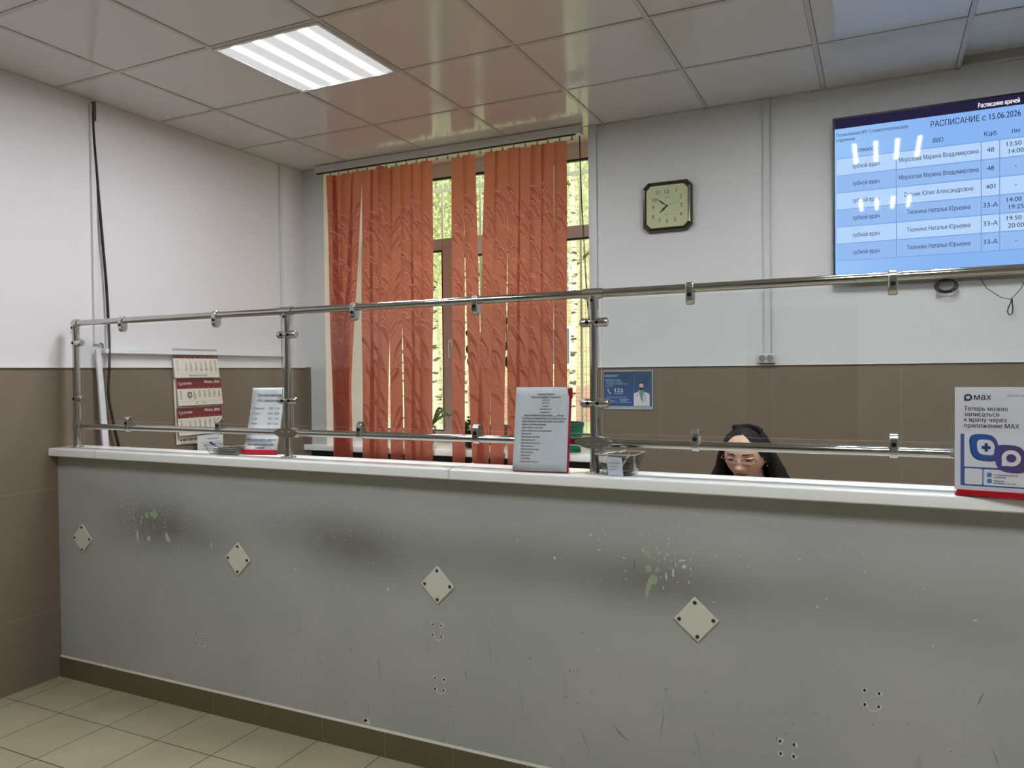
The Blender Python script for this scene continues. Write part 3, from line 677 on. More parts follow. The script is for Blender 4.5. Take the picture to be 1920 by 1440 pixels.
for k in range(24):
    if k in empty: continue
    tl, tr = top[k]; b0, b1 = bot[k]
    dy = .006 if k % 2 else -.006; yo = YS+dy; tw = .007+.003*((k*7) % 3)
    zb_ = .905
    XT0, XT1 = at(tl, 330-(tl-611)*.149, Y=yo).x, at(tr, 330-(tr-611)*.149, Y=yo).x
    XB0, XB1 = at(b0, 858, Y=yo).x, at(b1, 858, Y=yo).x
    def fn(u, v, k=k, yo=yo, tw=tw, XT0=XT0, XT1=XT1, XB0=XB0, XB1=XB1):
        z = zt_+(zb_-zt_)*v
        s_ = v if k not in (0, 1, 2, 3) else min(1, (v*1.35))**.9
        if k in (14,): s_ = v**1.6
        a, b = XT0+(XB0-XT0)*s_, XT1+(XB1-XT1)*s_
        if k == 3: a, b = a, b
        x = a+(b-a)*u
        bow = .006*math.sin(math.pi*u)*(1 if k % 3 else -.7)
        tws = tw*(u-.5)*2*(1-v*.2)
        wv = .003*math.sin(v*9+k*1.7)*(1 if k > 10 else 1.6)
        if k == 6: tws += .05*(u-.5)*(1-v)**3; z += .028*(.5-u)*max(0, 1-v*9)
        return (x, yo+bow+tws+wv, z)
    m = MB(); m.grid(fn, 6, 60); RR = random.Random(100+k % 3)
    flip = -1 if k in (3, 7) else 1
    def sp_(u, z, o_=0): return Vector(fn(min(1, max(0, u if flip > 0 else 1-u)), (z-zt_)/(zb_-zt_)))+Vector((0, -.0006-o_, 0))
    z = 2.66-.06*((k*5) % 3)+.02*math.sin(k*2.3)
    while z > 1.0:
        for q in range(2):
            u0 = RR.uniform(-.35, .35); rise, drop, L = RR.uniform(.004, .016), RR.uniform(.06, .20), RR.uniform(.6, 1.2); w0 = RR.uniform(.0028, .0050); z0 = z+RR.uniform(-.03, .03)
            dens = 1 if z > 1.5 else .55
            if RR.random() > dens: continue
            n_ = 9; pv = None
            if RR.random() < .6:      # filled blade under the stroke
                m.k = 2
                for i in range(n_):
                    ta, tb_ = i/n_, (i+1)/n_
                    ua, ub = u0+L*ta, u0+L*tb_
                    if ub <= 0 or ua >= 1: continue
                    f = lambda t: z0+rise*math.sin(math.pi*t)-drop*t**2.2
                    g2 = lambda t: f(t)-.030*math.sin(math.pi*t)
                    m.face([sp_(ua, g2(ta)), sp_(ub, g2(tb_)), sp_(ub, f(tb_)), sp_(ua, f(ta))])
            m.k = 1 if z > 1.75+RR.uniform(-.15, .15) else 3  # lower strokes drawn dark: their backlit look is put into the colour
            if m.k == 3: w0 *= .42
            for i in range(n_):
                ta, tb_ = i/n_, (i+1)/n_; ua, ub = u0+L*ta, u0+L*tb_
                if ub <= 0 or ua >= 1: continue
                f = lambda t: z0+rise*math.sin(math.pi*t)-drop*t**2.2
                wa, wb = w0*math.sin(math.pi*(.08+.84*ta)), w0*math.sin(math.pi*(.08+.84*tb_))
                m.face([sp_(ua, f(ta)-wa, .0004), sp_(ub, f(tb_)-wb, .0004), sp_(ub, f(tb_)+wb, .0004), sp_(ua, f(ta)+wa, .0004)])
        z -= RR.uniform(.055, .085)
    m.k = 0
    sl = m.build('slat', [fab, fab_line, fab_blade, fab_backlit], bl, ang=80)
# cords
m = MB()
def cordpath(pts, Y0): return [at(px, py, Y=Y0+dy) for (px, py, dy) in pts]
m.tube(cordpath([(1087, 254, 0), (1088.5, 300, 0), (1091, 380, 0), (1096, 460, .0), (1101, 560, .02), (1108, 640, .03)], YS), .0022, 6)
m.tube(cordpath([(1086, 254, 0), (1087, 300, 0), (1090, 380, 0), (1094, 460, .0), (1100, 560, .02), (1112, 680, .03), (1120, 760, .04), (1127, 830, .04), (1134, 890, .04)], YS-.004), .0016, 6)
m.build('cord', M('dark_cord', (58, 50, 40), rough=.7), bl)
m = MB(); pts = cordpath([(1124, 768, 0), (1126, 800, 0), (1127, 830, 0), (1131, 860, 0), (1133, 900, 0)], 1.76)
for i in range(len(pts)-1):
    for k in range(9): m.ball(pts[i].lerp(pts[i+1], k/9), .0022, 6, 4)
m.build('bead_chain', M('bead_grey', (130, 126, 116), rough=.4), bl)

# ================================================================ OUTSIDE
m = MB(); m.box(-40, 45, YB+.7, 60, -.6, -.5)
struct(m.build('ground', M('lawn', (166, 176, 126), rough=.9, var=.18, vscale=1.2, bump=.3, bscale=20), smooth=False))
bd = thing('brick_building', 'yellow brick apartment building with white windows across the lawn', 'building', (-2, 27, -.5))
YBD = 26.0
m = MB(); m.box(-26, 24, YBD, YBD+8, .9, 15); m.build('wall', brick_mat('yellow_brick', (214, 196, 146), (196, 172, 122), (226, 218, 190), 1, .50, .15), bd, smooth=False)
m = MB(); m.box(-26, 24, YBD-.1, YBD+8, -.5, .9); m.build('plinth', brick_mat('pink_brick', (196, 150, 128), (182, 132, 112), (206, 178, 156), 1, .5, .15), bd, smooth=False)
m = MB(); m.box(-26.4, 24.4, YBD-.5, YBD+8.5, 15, 15.5); m.build('roof', M('grey_roof', (120, 120, 118), rough=.8), bd, smooth=False)
wf = M('white_frame', (236, 234, 224), rough=.6); wg = M('dark_pane', (110, 106, 92), rough=.15)
wi = 0
for fl in range(5):
    z0 = 1.7+fl*2.9
    x = -24.5
    while x < 22:
        m = MB(); ww = 1.7
        for (a, b, c, d_) in ((0, ww, 0, .1), (0, ww, 1.5, 1.6), (0, .1, .1, 1.5), (ww-.1, ww, .1, 1.5), (ww/2-.05, ww/2+.05, .1, 1.5)): m.box(x+a, x+b, YBD-.04, YBD+.02, z0+c, z0+d_)
        m.box(x-.1, x+ww+.1, YBD-.14, YBD+.02, z0-.1, z0)
        f = m.build('window', wf, bd, smooth=False)
        m = MB(); m.box(x+.1, x+ww-.1, YBD-.02, YBD-.005, z0+.1, z0+1.5); m.build('pane', wg, f, smooth=False)
        x += 3.1; wi += 1
for cx in (-17.5, -11.3, -5.1, 1.1, 7.3):
    for fl in range(1, 5):
        z0 = 1.35+fl*2.9-.2
        m = MB(); m.box(cx-.3, cx+2.7, YBD-1.2, YBD, z0-.12, z0); m.box(cx-.3, cx+2.7, YBD-1.2, YBD-1.15, z0, z0+1.0); m.box(cx-.3, cx-.25, YBD-1.2, YBD, z0, z0+1.0); m.box(cx+2.65, cx+2.7, YBD-1.2, YBD, z0, z0+1.0)
        m.build('balcony', M('balcony_panel', (214, 222, 220), rough=.6), bd, smooth=False)
# birches and bushes
def birch(px, Y, r, lean, label, crown=(3.2, 6.5), n=2600, seed=1, low=1.6):
    R2 = random.Random(seed); base = at(px, 760, Y=Y); x = base.x
    t = thing('birch_tree', label, 'tree', (x, Y, -.5), group=None)
    path = []; 
    for k in range(12): z = -.5+k*.8; path.append((x+lean*k*.08+.03*math.sin(k*1.3+seed), Y+.03*math.cos(k), z))
    m = MB(); m.tube(path, [r*(1.15-.07*k) for k in range(12)], 12); m.build('trunk', bark_mat() if 'bark' not in _mc else _mc['bark'], t)
    m = MB()
    for k in range(9):
        z = 3+k*.6; a = R2.uniform(0, 6.28); p0 = Vector((x, Y, z)); d_ = Vector((math.cos(a), math.sin(a), .5))
        m.tube([p0, p0+d_*.7, p0+d_*1.3+Vector((0, 0, -.1)), p0+d_*1.9+Vector((0, 0, -.6))], [.03, .02, .012, .005], 6)
    m.build('branches', M('twig', (96, 84, 60), rough=.8), t)
    m = MB()
    cl = [(Vector((x+R2.gauss(0, crown[0]*.45), Y+R2.gauss(0, 1.0), R2.uniform(low, crown[1]))), R2.uniform(.35, .7)) for _ in range(60)]
    for _ in range(n):
        c, s_ = R2.choice(cl); p = c+Vector((R2.gauss(0, s_), R2.gauss(0, s_*.7), R2.gauss(0, s_*.8)))
        u = Vector((R2.uniform(-1, 1), R2.uniform(-1, 1), R2.uniform(-1, 1))).normalized(); v = u.cross(Vector((R2.uniform(-1, 1), R2.uniform(-1, 1), R2.uniform(-1, 1)))).normalized(); q = R2.uniform(.026, .046)
        m.face([p-u*q, p+v*q*.6, p+u*q, p-v*q*.6])
    f = m.build('foliage', leafm, t, smooth=False); f['kind'] = 'stuff'
    return t
_mc['bark'] = bark_mat()
leafm = leaf_mat('birch_leaves', (192, 198, 150), (226, 226, 188), .55)
birch(1075, 8.0, .052, .06, 'birch with speckled white trunk seen right of the blinds', n=17000, seed=3, low=3.3)
birch(818, 10.0, .10, -.02, 'mossy birch seen in the wide gap between the blinds', n=17000, seed=5, low=3.3)
birch(874, 9.0, .06, .02, 'slim birch seen in the narrow gap right of the window mullion', n=17000, seed=8, low=3.4)
birch(760, 12.0, .09, .05, 'birch hidden mostly behind the left group of slats', n=17000, seed=9, low=3.6)
birch(985, 11.0, .08, -.05, 'birch standing behind the right group of slats', n=17000, seed=12, low=3.8)
def bush(px, Y, r, label, seed, n=900):
    R2 = random.Random(seed); x = at(px, 760, Y=Y).x; t = thing('bush', label, 'bush', (x, Y, -.5)); m = MB()
    for _ in range(n):
        p = Vector((x+R2.gauss(0, r*.5), Y+R2.gauss(0, r*.4), max(-.45, R2.gauss(.1, r*.4)))); u = Vector((R2.uniform(-1, 1), R2.uniform(-1, 1), R2.uniform(-1, 1))).normalized(); v = u.cross(Vector((R2.uniform(-1, 1), R2.uniform(-1, 1), R2.uniform(-1, 1)))).normalized(); q = R2.uniform(.04, .07)
        m.face([p-u*q, p+v*q*.6, p+u*q, p-v*q*.6])
    m.build('foliage', leafm, t, smooth=False)['kind'] = 'stuff'
bush(815, 14, 1.1, 'light green bush on the lawn behind the mossy birch', 2)
bush(640, 15, 1.0, 'light green bush on the lawn far left outside', 4)

# ================================================================ sheets and lettering
class Sheet:      # a flat page: top-left corner, right and down directions, size
    def __init__(s, tl, u, v, W, Hh): s.o, s.u, s.v, s.W, s.H = Vector(tl), Vector(u).normalized(), Vector(v).normalized(), W, Hh; s.n = s.u.cross(s.v)
    def p(s, x, y, l=0): return s.o + s.u*x - s.v*y + s.n*l
    def rect(s, m, x0, y0, x1, y1, l=.0003): m.face([s.p(x0, y1, l), s.p(x1, y1, l), s.p(x1, y0, l), s.p(x0, y0, l)])
    def rrect(s, m, x0, y0, x1, y1, r, l=.0003, n=5):
        P = []
        for (cx, cy, a0) in ((x1-r, y1-r, 0), (x0+r, y1-r, 1), (x0+r, y0+r, 2), (x1-r, y0+r, 3)):
            for k in range(n+1): a = math.pi/2*(a0+k/n); P.append(s.p(cx+r*math.cos(a), cy+r*math.sin(a), l))
        m.face(P[::-1])
    def poly(s, m, pts, l=.0003): m.face([s.p(x, y, l) for (x, y) in pts])
    def disc(s, m, cx, cy, r, l=.0003, n=20, ry=None): s.poly(m, [(cx+r*math.cos(-2*math.pi*k/n), cy+(ry or r)*math.sin(-2*math.pi*k/n)) for k in range(n)], l)
    def ring(s, m, cx, cy, r0, r1, l=.0003, a0=0, a1=2*math.pi, n=24):
        for k in range(n):
            a, b = a0+(a1-a0)*k/n, a0+(a1-a0)*(k+1)/n
            s.poly(m, [(cx+r0*math.cos(a), cy+r0*math.sin(a)), (cx+r0*math.cos(b), cy+r0*math.sin(b)), (cx+r1*math.cos(b), cy+r1*math.sin(b)), (cx+r1*math.cos(a), cy+r1*math.sin(a))], l)
    def line(s, m, pts, w_, l=.0003):
        for k in range(len(pts)-1):
            (x1, y1), (x2, y2) = pts[k], pts[k+1]; d_ = math.hypot(x2-x1, y2-y1) or 1; nx, ny = -(y2-y1)/d_*w_/2, (x2-x1)/d_*w_/2
            s.poly(m, [(x1+nx, y1+ny), (x2+nx, y2+ny), (x2-nx, y2-ny), (x1-nx, y1-ny)], l)
    def text(s, m, t, x, y, size, align='LEFT', width=None, bold=0, l=.0005, shear=0): m.text(t, s.p(x, y), s.u, s.v, size, align, width, bold, lift=l, shear=shear)

# ---------------------------------------------------------------- television
tv = thing('television', 'large wall-mounted television showing a blue doctors timetable', 'television', (4.21, 1.83, 2.34))
YT = 1.770; tx0, tz1 = 3.489, 2.763; tz0 = 1.932; TWd = 1.455
m = MB(); m.box(tx0, tx0+TWd, YT, YT+.018, tz0, tz1); m.box(tx0+.2, tx0+TWd-.2, YT+.018, YT+.045, tz0+.08, tz1-.25); m.box(tx0+.5, tx0+TWd-.5, YT+.045, YB-.001, tz0+.25, tz1-.3); m.build('body', black, tv, smooth=False, bevel=.002)
g = NG('screen_blue'); o = g.xyz()
g.set(color=(.005,)*3, em=lin((140, 186, 246)), es=1.0, rough=.03, spec=.12)
n = g.ramp(o[0], -.75, -.2); g.put(g.b.inputs['Emission Color'], g.mix(n, lin((152, 196, 248)), lin((136, 180, 242))))
S = Sheet((tx0, YT, tz1), (1, 0, 0), (0, 0, 1), TWd, tz1-tz0)
bz = .010
m = MB(); S.rect(m, bz, bz, TWd-bz, S.H-.018, .0008); scr = m.build('screen', g.m, tv, smooth=False)
def sc_em(name, c, st=1): return emat(name, c, st)
m = MB(); S.rect(m, bz, bz, TWd-bz, .058, .0012); m.build('header_bar', sc_em('screen_navy', (34, 30, 66), .9), scr, smooth=False)
def P2(px, py): p = at(px, py, Y=YT); return p.x-tx0, tz1-p.z
light = MB(); dark = MB(); grid = MB()
rows = [P2(1569, y)[1] for y in (298.5, 329.5, 362, 394, 426.5, 458, 490)]
r0 = rows[0]; pitch = (rows[-1]-rows[0])/6; rows = [r0+pitch*k for k in range(7)]
cols = [P2(1569, 400)[0], P2(1680, 400)[0], P2(1681.6, 400)[0], P2(1839, 400)[0], P2(1841, 400)[0], P2(1873.5, 400)[0], P2(1875.5, 400)[0]]
cw = .128; colp = [(cols[0], cols[1]), (cols[2], cols[3]), (cols[4], cols[5])] + [(cols[6]+k*(cw), cols[6]+cw*(k+1)-.005) for k in range(5)]
for i in range(6):
    for (a, b) in colp: S.rrect(light if i % 2 == 0 else dark, a, rows[i]+.003, b, rows[i+1]-.003, .004, .0014)
light.build('table_cells', sc_em('cell_light', (178, 208, 246), 1.05), scr, smooth=False)
dark.build('table_cells', sc_em('cell_blue', (148, 186, 240), 1.0), scr, smooth=False)
m = MB()
for i in range(7): S.rect(m, colp[0][0], rows[i]-.0011, colp[-1][1], rows[i]+.0011, .0013)
for (a, b) in colp: S.rect(m, b+.0, rows[0], b+.0025, rows[6], .0013)
m.build('table_lines', sc_em('cell_line', (118, 152, 214), .9), scr, smooth=False)
t_ = MB()
def T(mb, s, pxl, pxr, py, size, bold=0, al='CENTER'):
    x0, y = P2(pxl, py); x1, _ = P2(pxr, py); S.text(mb, s, (x0+x1)/2 if al == 'CENTER' else x0, y+size*.36, size, al, width=(x1-x0), bold=bold, l=.0018)
yh = P2(1745, 231)[1]
x0, x1 = P2(1745, 230)[0], P2(1914, 216)[0]
S.text(t_, 'РАСПИСАНИЕ с 15.06.2026', x0, P2(1745, 239)[1], .040, 'LEFT', width=x1-x0, bold=.006, l=.0018)
x0, x1 = P2(1568, 250)[0], P2(1702, 240)[0]; yb = P2(1568, 257.5)[1]
S.text(t_, 'Поликлиника №2 Стоматологическое', x0, yb, .0235, 'LEFT', width=x1-x0, bold=.004, l=.0018)
S.text(t_, 'отделение', x0, yb+.026, .0235, 'LEFT', width=(x1-x0)*.267, bold=.004, l=.0018)
def TC(s, c, y, size, w_=None, bold=.006): S.text(t_, s, (colp[c][0]+colp[c][1])/2, y, size, 'CENTER', width=w_, bold=bold, l=.0018)
yhd = P2(1601, 286)[1]
TC('Должность', 0, yhd, .030, .115); TC('ФИО', 1, yhd, .030, .046); TC('Каб', 2, yhd, .030); TC('пн', 3, yhd, .030); TC('вт', 4, yhd, .030); TC('ср', 5, yhd, .030); TC('чт', 6, yhd, .030); TC('пт', 7, yhd, .030)
names = ['Морозова Марина Владимировна', 'Морозова Марина Владимировна', 'Судник Юлия Александровна', 'Тюхнина Наталья Юрьевна', 'Тюхнина Наталья Юрьевна', 'Тюхнина Наталья Юрьевна']
nw = [.335, .335, .290, .266, .266, .266]; cab = ['48', '48', '401', '33-А', '33-А', '33-А']; mon = [('13:50 -', '14:00'), None, None, ('14:00 -', '19:25'), ('19:50 -', '20:00'), None]
for i in range(6):
    yc = (rows[i]+rows[i+1])/2+.009
    TC('зубной врач', 0, yc+.004, .030, .121, .003); TC(names[i], 1, yc, .030, nw[i], .003); TC(cab[i], 2, yc, .030, None, .003)
    if mon[i]: TC(mon[i][0], 3, yc-.017, .029, None, .003); TC(mon[i][1], 3, yc+.017, .029, None, .003)
    else: TC('-', 3, yc, .030)
    for c in range(4, 8): TC('-', c, yc, .030)
t_.build('lettering', sc_em('screen_ink', (38, 44, 70), .8), scr, smooth=False)
m = MB(); x0, x1 = P2(1834, 196)[0], P2(1912, 190)[0]; S.text(m, 'Расписание врачей', x0, .047, .030, 'LEFT', width=x1-x0, bold=.02, l=.0018)
m.build('lettering', sc_em('screen_white', (240, 240, 246), 1.1), scr, smooth=False)
# power leads under the television
cb_ = thing('cable_coil', 'coiled dark cable bundle hanging below the television', 'cable', (4.0, 1.80, 1.9))
m = MB(); c0 = at(1774, 540, Y=1.80)
for k in range(5):
    rr = .028+.006*math.sin(k*2.1); m.tube([(c0.x+rr*1.5*math.cos(a/14*6.283+k*.4), 1.80+.006*k-.012+.006*math.sin(a), c0.z+.01+rr*math.sin(a/14*6.283+k*.4)) for a in range(14)], .0025, 6)
m.tube([(c0.x-.02, 1.80, c0.z+.03), (c0.x-.01, 1.81, c0.z+.09), (c0.x, 1.83, c0.z+.15)], .003, 6); m.build('coil', blackm, cb_)
hk = thing('looped_cable', 'thin black cable with a small loop hanging below the television, right of the coiled cable', 'cord', (4.2, 1.80, 1.9))
m = MB(); m.tube([at(px, py, Y=1.80) for (px, py) in ((1838, 522), (1850, 540), (1875, 557), (1893, 561), (1902, 555), (1915, 540), (1925, 520))], .0018, 6)
m.tube([at(px, py, Y=1.79) for (px, py) in ((1897, 560), (1895, 568), (1891, 576), (1889, 585), (1893, 591), (1898, 587), (1899, 578), (1898, 568), (1898, 560))], .0028, 6); m.build('cord', blackm, hk)

# ---------------------------------------------------------------- clock
ck = thing('wall_clock', 'square octagon-cornered wall clock with dark metallic frame and pale green dial', 'clock', (2.626, 1.84, 2.419))
def octa(h, c): return [(-h+c, -h), (h-c, -h), (h, -h+c), (h, h-c), (h-c, h), (-h+c, h), (-h, h-c), (-h, -h+c)]
m = MB(); lv = [(.141, .030, 1.838), (.141, .030, 1.822), (.134, .030, 1.806), (.124, .028, 1.803), (.118, .026, 1.812)]
b0 = 0
for (h, c, y) in lv:
    m.v += [Vector((2.626+a, y, 2.419+b)) for (a, b) in octa(h, c)]
for i in range(len(lv)-1):
    for k in range(8): m.q(i*8+k, i*8+(k+1) % 8, (i+1)*8+(k+1) % 8, (i+1)*8+k)
m.q(*range(7, -1, -1)); m.build('frame', M('gunmetal', (92, 86, 78), rough=.16, metal=1), ck, smooth=False, bevel=.002)
m = MB(); m.face([(2.626+a, 1.8135, 2.419+b) for (a, b) in octa(.1175, .025)]); dial = m.build('dial_rim', M('dial_rim', (196, 192, 150), rough=.4), ck, smooth=False)
SD = Sheet((2.626-.105, 1.813, 2.419+.105), (1, 0, 0), (0, 0, 1), .21, .21)
m = MB(); SD.poly(m, [(.012, 0), (0, .012), (0, .198), (.012, .21), (.198, .21), (.21, .198), (.21, .012), (.198, 0)], .0005); m.build('dial', M('dial_green', (188, 192, 152), rough=.4), ck, smooth=False)
m = MB()
for (s_, x, y) in (('12', .105, .036), ('1', .158, .033), ('2', .184, .068), ('3', .185, .118), ('4', .183, .168), ('5', .151, .195), ('6', .105, .197), ('7', .062, .194), ('8', .026, .170), ('9', .027, .118), ('10', .033, .077), ('11', .053, .037)):
    SD.text(m, s_, x, y, .031, 'CENTER', bold=-.012, l=.001)
SD.text(m, 'QUARTZ', .105, .062, .0075, 'CENTER', bold=.01, l=.001); SD.text(m, 'QUARTZ', .105, .155, .0075, 'CENTER', bold=.01, l=.001)
for k in range(12):
    a = math.pi*2*k/12; x, y = math.sin(a), -math.cos(a); s_ = .098/max(abs(x), abs(y)); SD.disc(m, .105+x*s_*.99, .105+y*s_*.99, .0016, .001, 8)
m.build('numerals', M('dial_ink', (52, 52, 44), rough=.5), ck, smooth=False)
def hand(nm, dx, dy, w_, l, tail=.012, mat_=black):
    m = MB(); L_ = math.hypot(dx, dy); ux, uy = dx/L_, dy/L_; cx = cy = .105
    pts = [(cx-ux*tail, cy-uy*tail), (cx+ux*L_*.45-uy*w_, cy+uy*L_*.45+ux*w_), (cx+dx, cy+dy), (cx+ux*L_*.45+uy*w_, cy+uy*L_*.45-ux*w_)]
    m.prism([SD.p(x, y, l) for (x, y) in pts], (0, -.0006, 0)); m.build(nm, mat_, ck, smooth=False)
hand('hour_hand', -.046, .040, .006, .0025); hand('minute_hand', -.060, -.046, .0042, .004); hand('second_hand', .078, -.026, .0007, .0055, .032)
m = MB(); m.lathe([(.005, 0), (.005, .006), (.003, .008)], (2.626, 1.812, 2.419), 12, 'Y'); m.build('pin', black, ck)

# ---------------------------------------------------------------- double socket and its duct
sk = thing('wall_socket', 'white double wall socket below a vertical cable duct on the back wall', 'socket', (3.155, YB, 1.553))
m = MB(); m.box(3.108, 3.202, YB-.034, YB, 1.528, 1.580); m.build('plate', M('socket_white', (206, 205, 202), rough=.3), sk, bevel=.008, smooth=False, seg=3)
for cx in (3.135, 3.175):
    m = MB(); m.lathe([(.0195, .0335), (.0195, .0355), (.0165, .0358), (.0160, .0345)], (cx, YB, 1.554), 20, 'Y'); r_ = m.build('well', M('socket_well', (150, 149, 146), rough=.4), sk)
    m = MB()
    for (a, b) in ((-.0, .009), (.0, -.009), (-.0095, 0), (.0095, 0)): m.lathe([(.0026, .0348), (.0026, .0366)], (cx+a, YB, 1.554+b), 8, 'Y')
    m.build('pin_holes', black, r_)
dc = thing('cable_duct', 'narrow white vertical cable duct running from the ceiling to the double socket', 'duct', (3.157, YB, 1.58))
m = MB(); m.box(3.141, 3.176, YB-.010, YB, 1.58, H-.002); m.box(3.141, 3.146, YB-.015, YB, 1.58, H-.002); m.box(3.171, 3.176, YB-.015, YB, 1.58, H-.002); m.build('channel', pvc_trim, dc, smooth=False, bevel=.001)

# ---------------------------------------------------------------- left wall: ducts, trunking, cable
vd = thing('cable_duct', 'grey-white vertical duct on the left wall from the ceiling down beside the hanging black cable', 'duct', (0, .222, 1.7))
m = MB(); m.box(0, .016, .205, .232, 1.665, H-.02); m.build('channel', duct_m, vd, smooth=False, bevel=.002)
m = MB(); m.box(0, .03, .214, .226, H-.11, H-.012); m.tube([(.012, .234, 1.672), (.016, .246, 1.668), (.016, .25, 1.645)], .005, 8); m.build('clip', M('dull_metal', (92, 88, 84), rough=.4, metal=.6), vd)
ld = thing('loose_duct', 'white plastic duct length leaning on the left wall below the vertical duct', 'duct', (0.02, .24, 1.15))
a_, b_ = at(181, 655, X=.02), at(197, 836, X=.05); m = MB()
m.prism([a_+Vector((0, -.012, 0)), a_+Vector((0, .016, 0)), b_+Vector((.0, .022, -.1)), b_+Vector((.0, -.014, -.1))], (.014, 0, 0)); m.build('channel', M('bright_duct', (226, 224, 228), rough=.4), ld, smooth=False, bevel=.002)
bc = thing('hanging_cable', 'black cable hanging from the ceiling down the left wall behind the counter', 'cable', (0.03, .23, 2.9))
cp = [(176, 192, .012), (174, 205, .014), (174, 225, .014), (176, 260, .015), (181, 320, .016), (186, 380, .018), (192, 450, .02), (199, 530, .022), (203, 600, .024), (205, 650, .028), (205, 690, .04), (203, 735, .035), (207, 765, .03), (215, 805, .03), (223, 840, .03), (230, 880, .03)]
def smooth_path(P, n=4):
    out = []
    for i in range(len(P)-1):
        p0 = P[max(i-1, 0)]; p1 = P[i]; p2 = P[i+1]; p3 = P[min(i+2, len(P)-1)]
        for k in range(n):
            t = k/n; out.append(.5*((2*p1)+(-p0+p2)*t+(2*p0-5*p1+4*p2-p3)*t*t+(-p0+3*p1-3*p2+p3)*t**3))
    out.append(P[-1]); return out
m = MB(); m.tube(smooth_path([at(a, b, X=c) for (a, b, c) in cp]), .0068, 8); m.build('cable', blackm, bc)
tr_ = thing('wall_trunking', 'thin white horizontal cable trunking on the left wall above the brown tiles', 'trunking', (0, .9, 1.62))
m = MB(); m.box(0, .034, .250, 1.655, 1.618, 1.642); m.build('trunking', M('bright_duct', None), tr_, smooth=False, bevel=.002)

# ---------------------------------------------------------------- calendar
cal = thing('wall_calendar', 'three-month wall calendar with maroon headers hanging on the left wall', 'calendar', (0, .87, 1.65))
m = MB(); p0, p1 = at(331, 834, X=.008), at(416, 828, X=.008); q0, q1 = at(322, 656, X=.008), at(407, 657, X=.008)
m.prism([tuple(q0), tuple(q1), (.008, p1.y-.0, p1.z), (.008, p0.y, p0.z)], (-.002, 0, 0)); m.build('backing', cream, cal, smooth=False)
def qsheet(tl, tr, bl_, br_):
    tl, tr, bl_, br_ = map(Vector, (tl, tr, bl_, br_)); u = (tr-tl); v = (tl-bl_)
    return Sheet(tl, u, v, u.length, v.length)
pads = [((323, 664.6), (407, 666), (328, 708.5), (415.5, 702.5), 'Май', 2026, 4, 31, 5.2), ((329.8, 711), (415, 705.5), (334.5, 761.5), (418.5, 755.5), 'Июнь', 2026, 0, 30, 15.5), ((331, 766), (418, 758.5), (333, 818), (418, 811), 'Июль', 2026, 2, 31, 15.5)]
nums_m, head_m, wtx = MB(), MB(), MB()
for pi_, (a, b, c, d_, mon_, yr, first, nd, hh) in enumerate(pads):
    tl, tr = at(*a, X=.014), at(*b, X=.014); bl2, br2 = at(*c, X=.030), at(*d_, X=.030)
    tr.z = tl.z; br2.z = bl2.z; tr.y = tl.y+.332; bl2.y = tl.y+.002; br2.y = tr.y+.002
    Sx = qsheet(tl, tr, bl2, br2); W_, H_ = Sx.W, Sx.H
    m = MB()
    nb = 8
    def fl(u, v, Sx=Sx, W_=W_, H_=H_): return Sx.p(u*W_, v*H_, -.006*math.sin(v*math.pi))
    m.face([Sx.p(0, H_), Sx.p(W_, H_), Sx.p(W_, 0), Sx.p(0, 0)]); pg = m.build('month_page', cream, cal, smooth=False, solid=.0015)
    hpx_ = {0: .022, 1: .058, 2: .060}[pi_]
    m = MB(); Sx.rect(m, 0, 0, W_, hpx_, .0012); m.build('header', maroon, pg, smooth=False)
    m = MB()
    if pi_:
        Sx.text(m, mon_+' 2026', W_-.012, .026, .024, 'RIGHT', bold=.01, l=.002); Sx.text(m, 'САТУРН', .036, .034, .018, 'LEFT', bold=.02, l=.002)
        Sx.ring(m, .022, .028, .006, .009, .002, 2.0, 4.9); Sx.ring(m, .024, .031, .006, .009, .002, -1.1, 1.8)
    for k, dn in enumerate(('пн', 'вт', 'ср', 'чт', 'пт', 'сб', 'вс')): Sx.text(m, dn, W_*(.255+.112*k), hpx_-.004, .008, 'CENTER', l=.002)
    m.build('lettering', whiteink, pg, smooth=False)
    m = MB(); y0_ = hpx_+.020; dy_ = (H_-hpx_-.042)/5.2
    for d1_ in range(1, nd+1):
        k = d1_-1+first; r_, c_ = k//7, k % 7
        Sx.text(m, str(d1_), W_*(.255+.112*c_), y0_+dy_*r_, .0185, 'CENTER', l=.0018)
    for r_ in range(5): Sx.text(m, str(18+pi_*4+r_+(1 if pi_ == 2 else 0)), W_*.07, y0_+dy_*r_, .013, 'CENTER', l=.0018)
    Sx.rect(m, .01, H_-.024, W_-.01, H_-.0232, .0018)
    if pi_ == 0: Sx.text(m, 'май июнь июль 2026', W_*.5, H_-.008, .014, 'CENTER', l=.0018, bold=.01)
    if pi_ == 1: Sx.text(m, '30         июнь', W_*.5, H_-.009, .013, 'CENTER', l=.0018)
    m.build('dates', M('calendar_ink', (86, 76, 70), rough=.6), pg, smooth=False)
    m = MB()
    for k in range(44): c1 = Sx.p(W_*(k+.5)/44, -.004); m.tube([c1+Vector((.0, 0, -.006)), c1+Vector((.006, 0, -.002)), c1+Vector((.006, 0, .004)), c1+Vector((0, 0, .006))], .0011, 5)
    m.build('spiral', M('spiral_white', (214, 208, 200), rough=.4), pg)
    if pi_ == 1:
        m = MB(); x_, y_ = W_*.255, y0_+dy_*2-.006
        for (xa, ya, xb, yb_) in ((-.016, -.014, .016, -.010), (-.016, .010, .016, .014), (-.016, -.014, -.012, .014), (.012, -.014, .016, .014)): Sx.rect(m, x_+xa, y_+ya, x_+xb, y_+yb_, .005)
        lab(m.build('date_marker', M('marker_brown', (70, 40, 40), rough=.4), cal, smooth=False), 'dark square marker around the 15th')
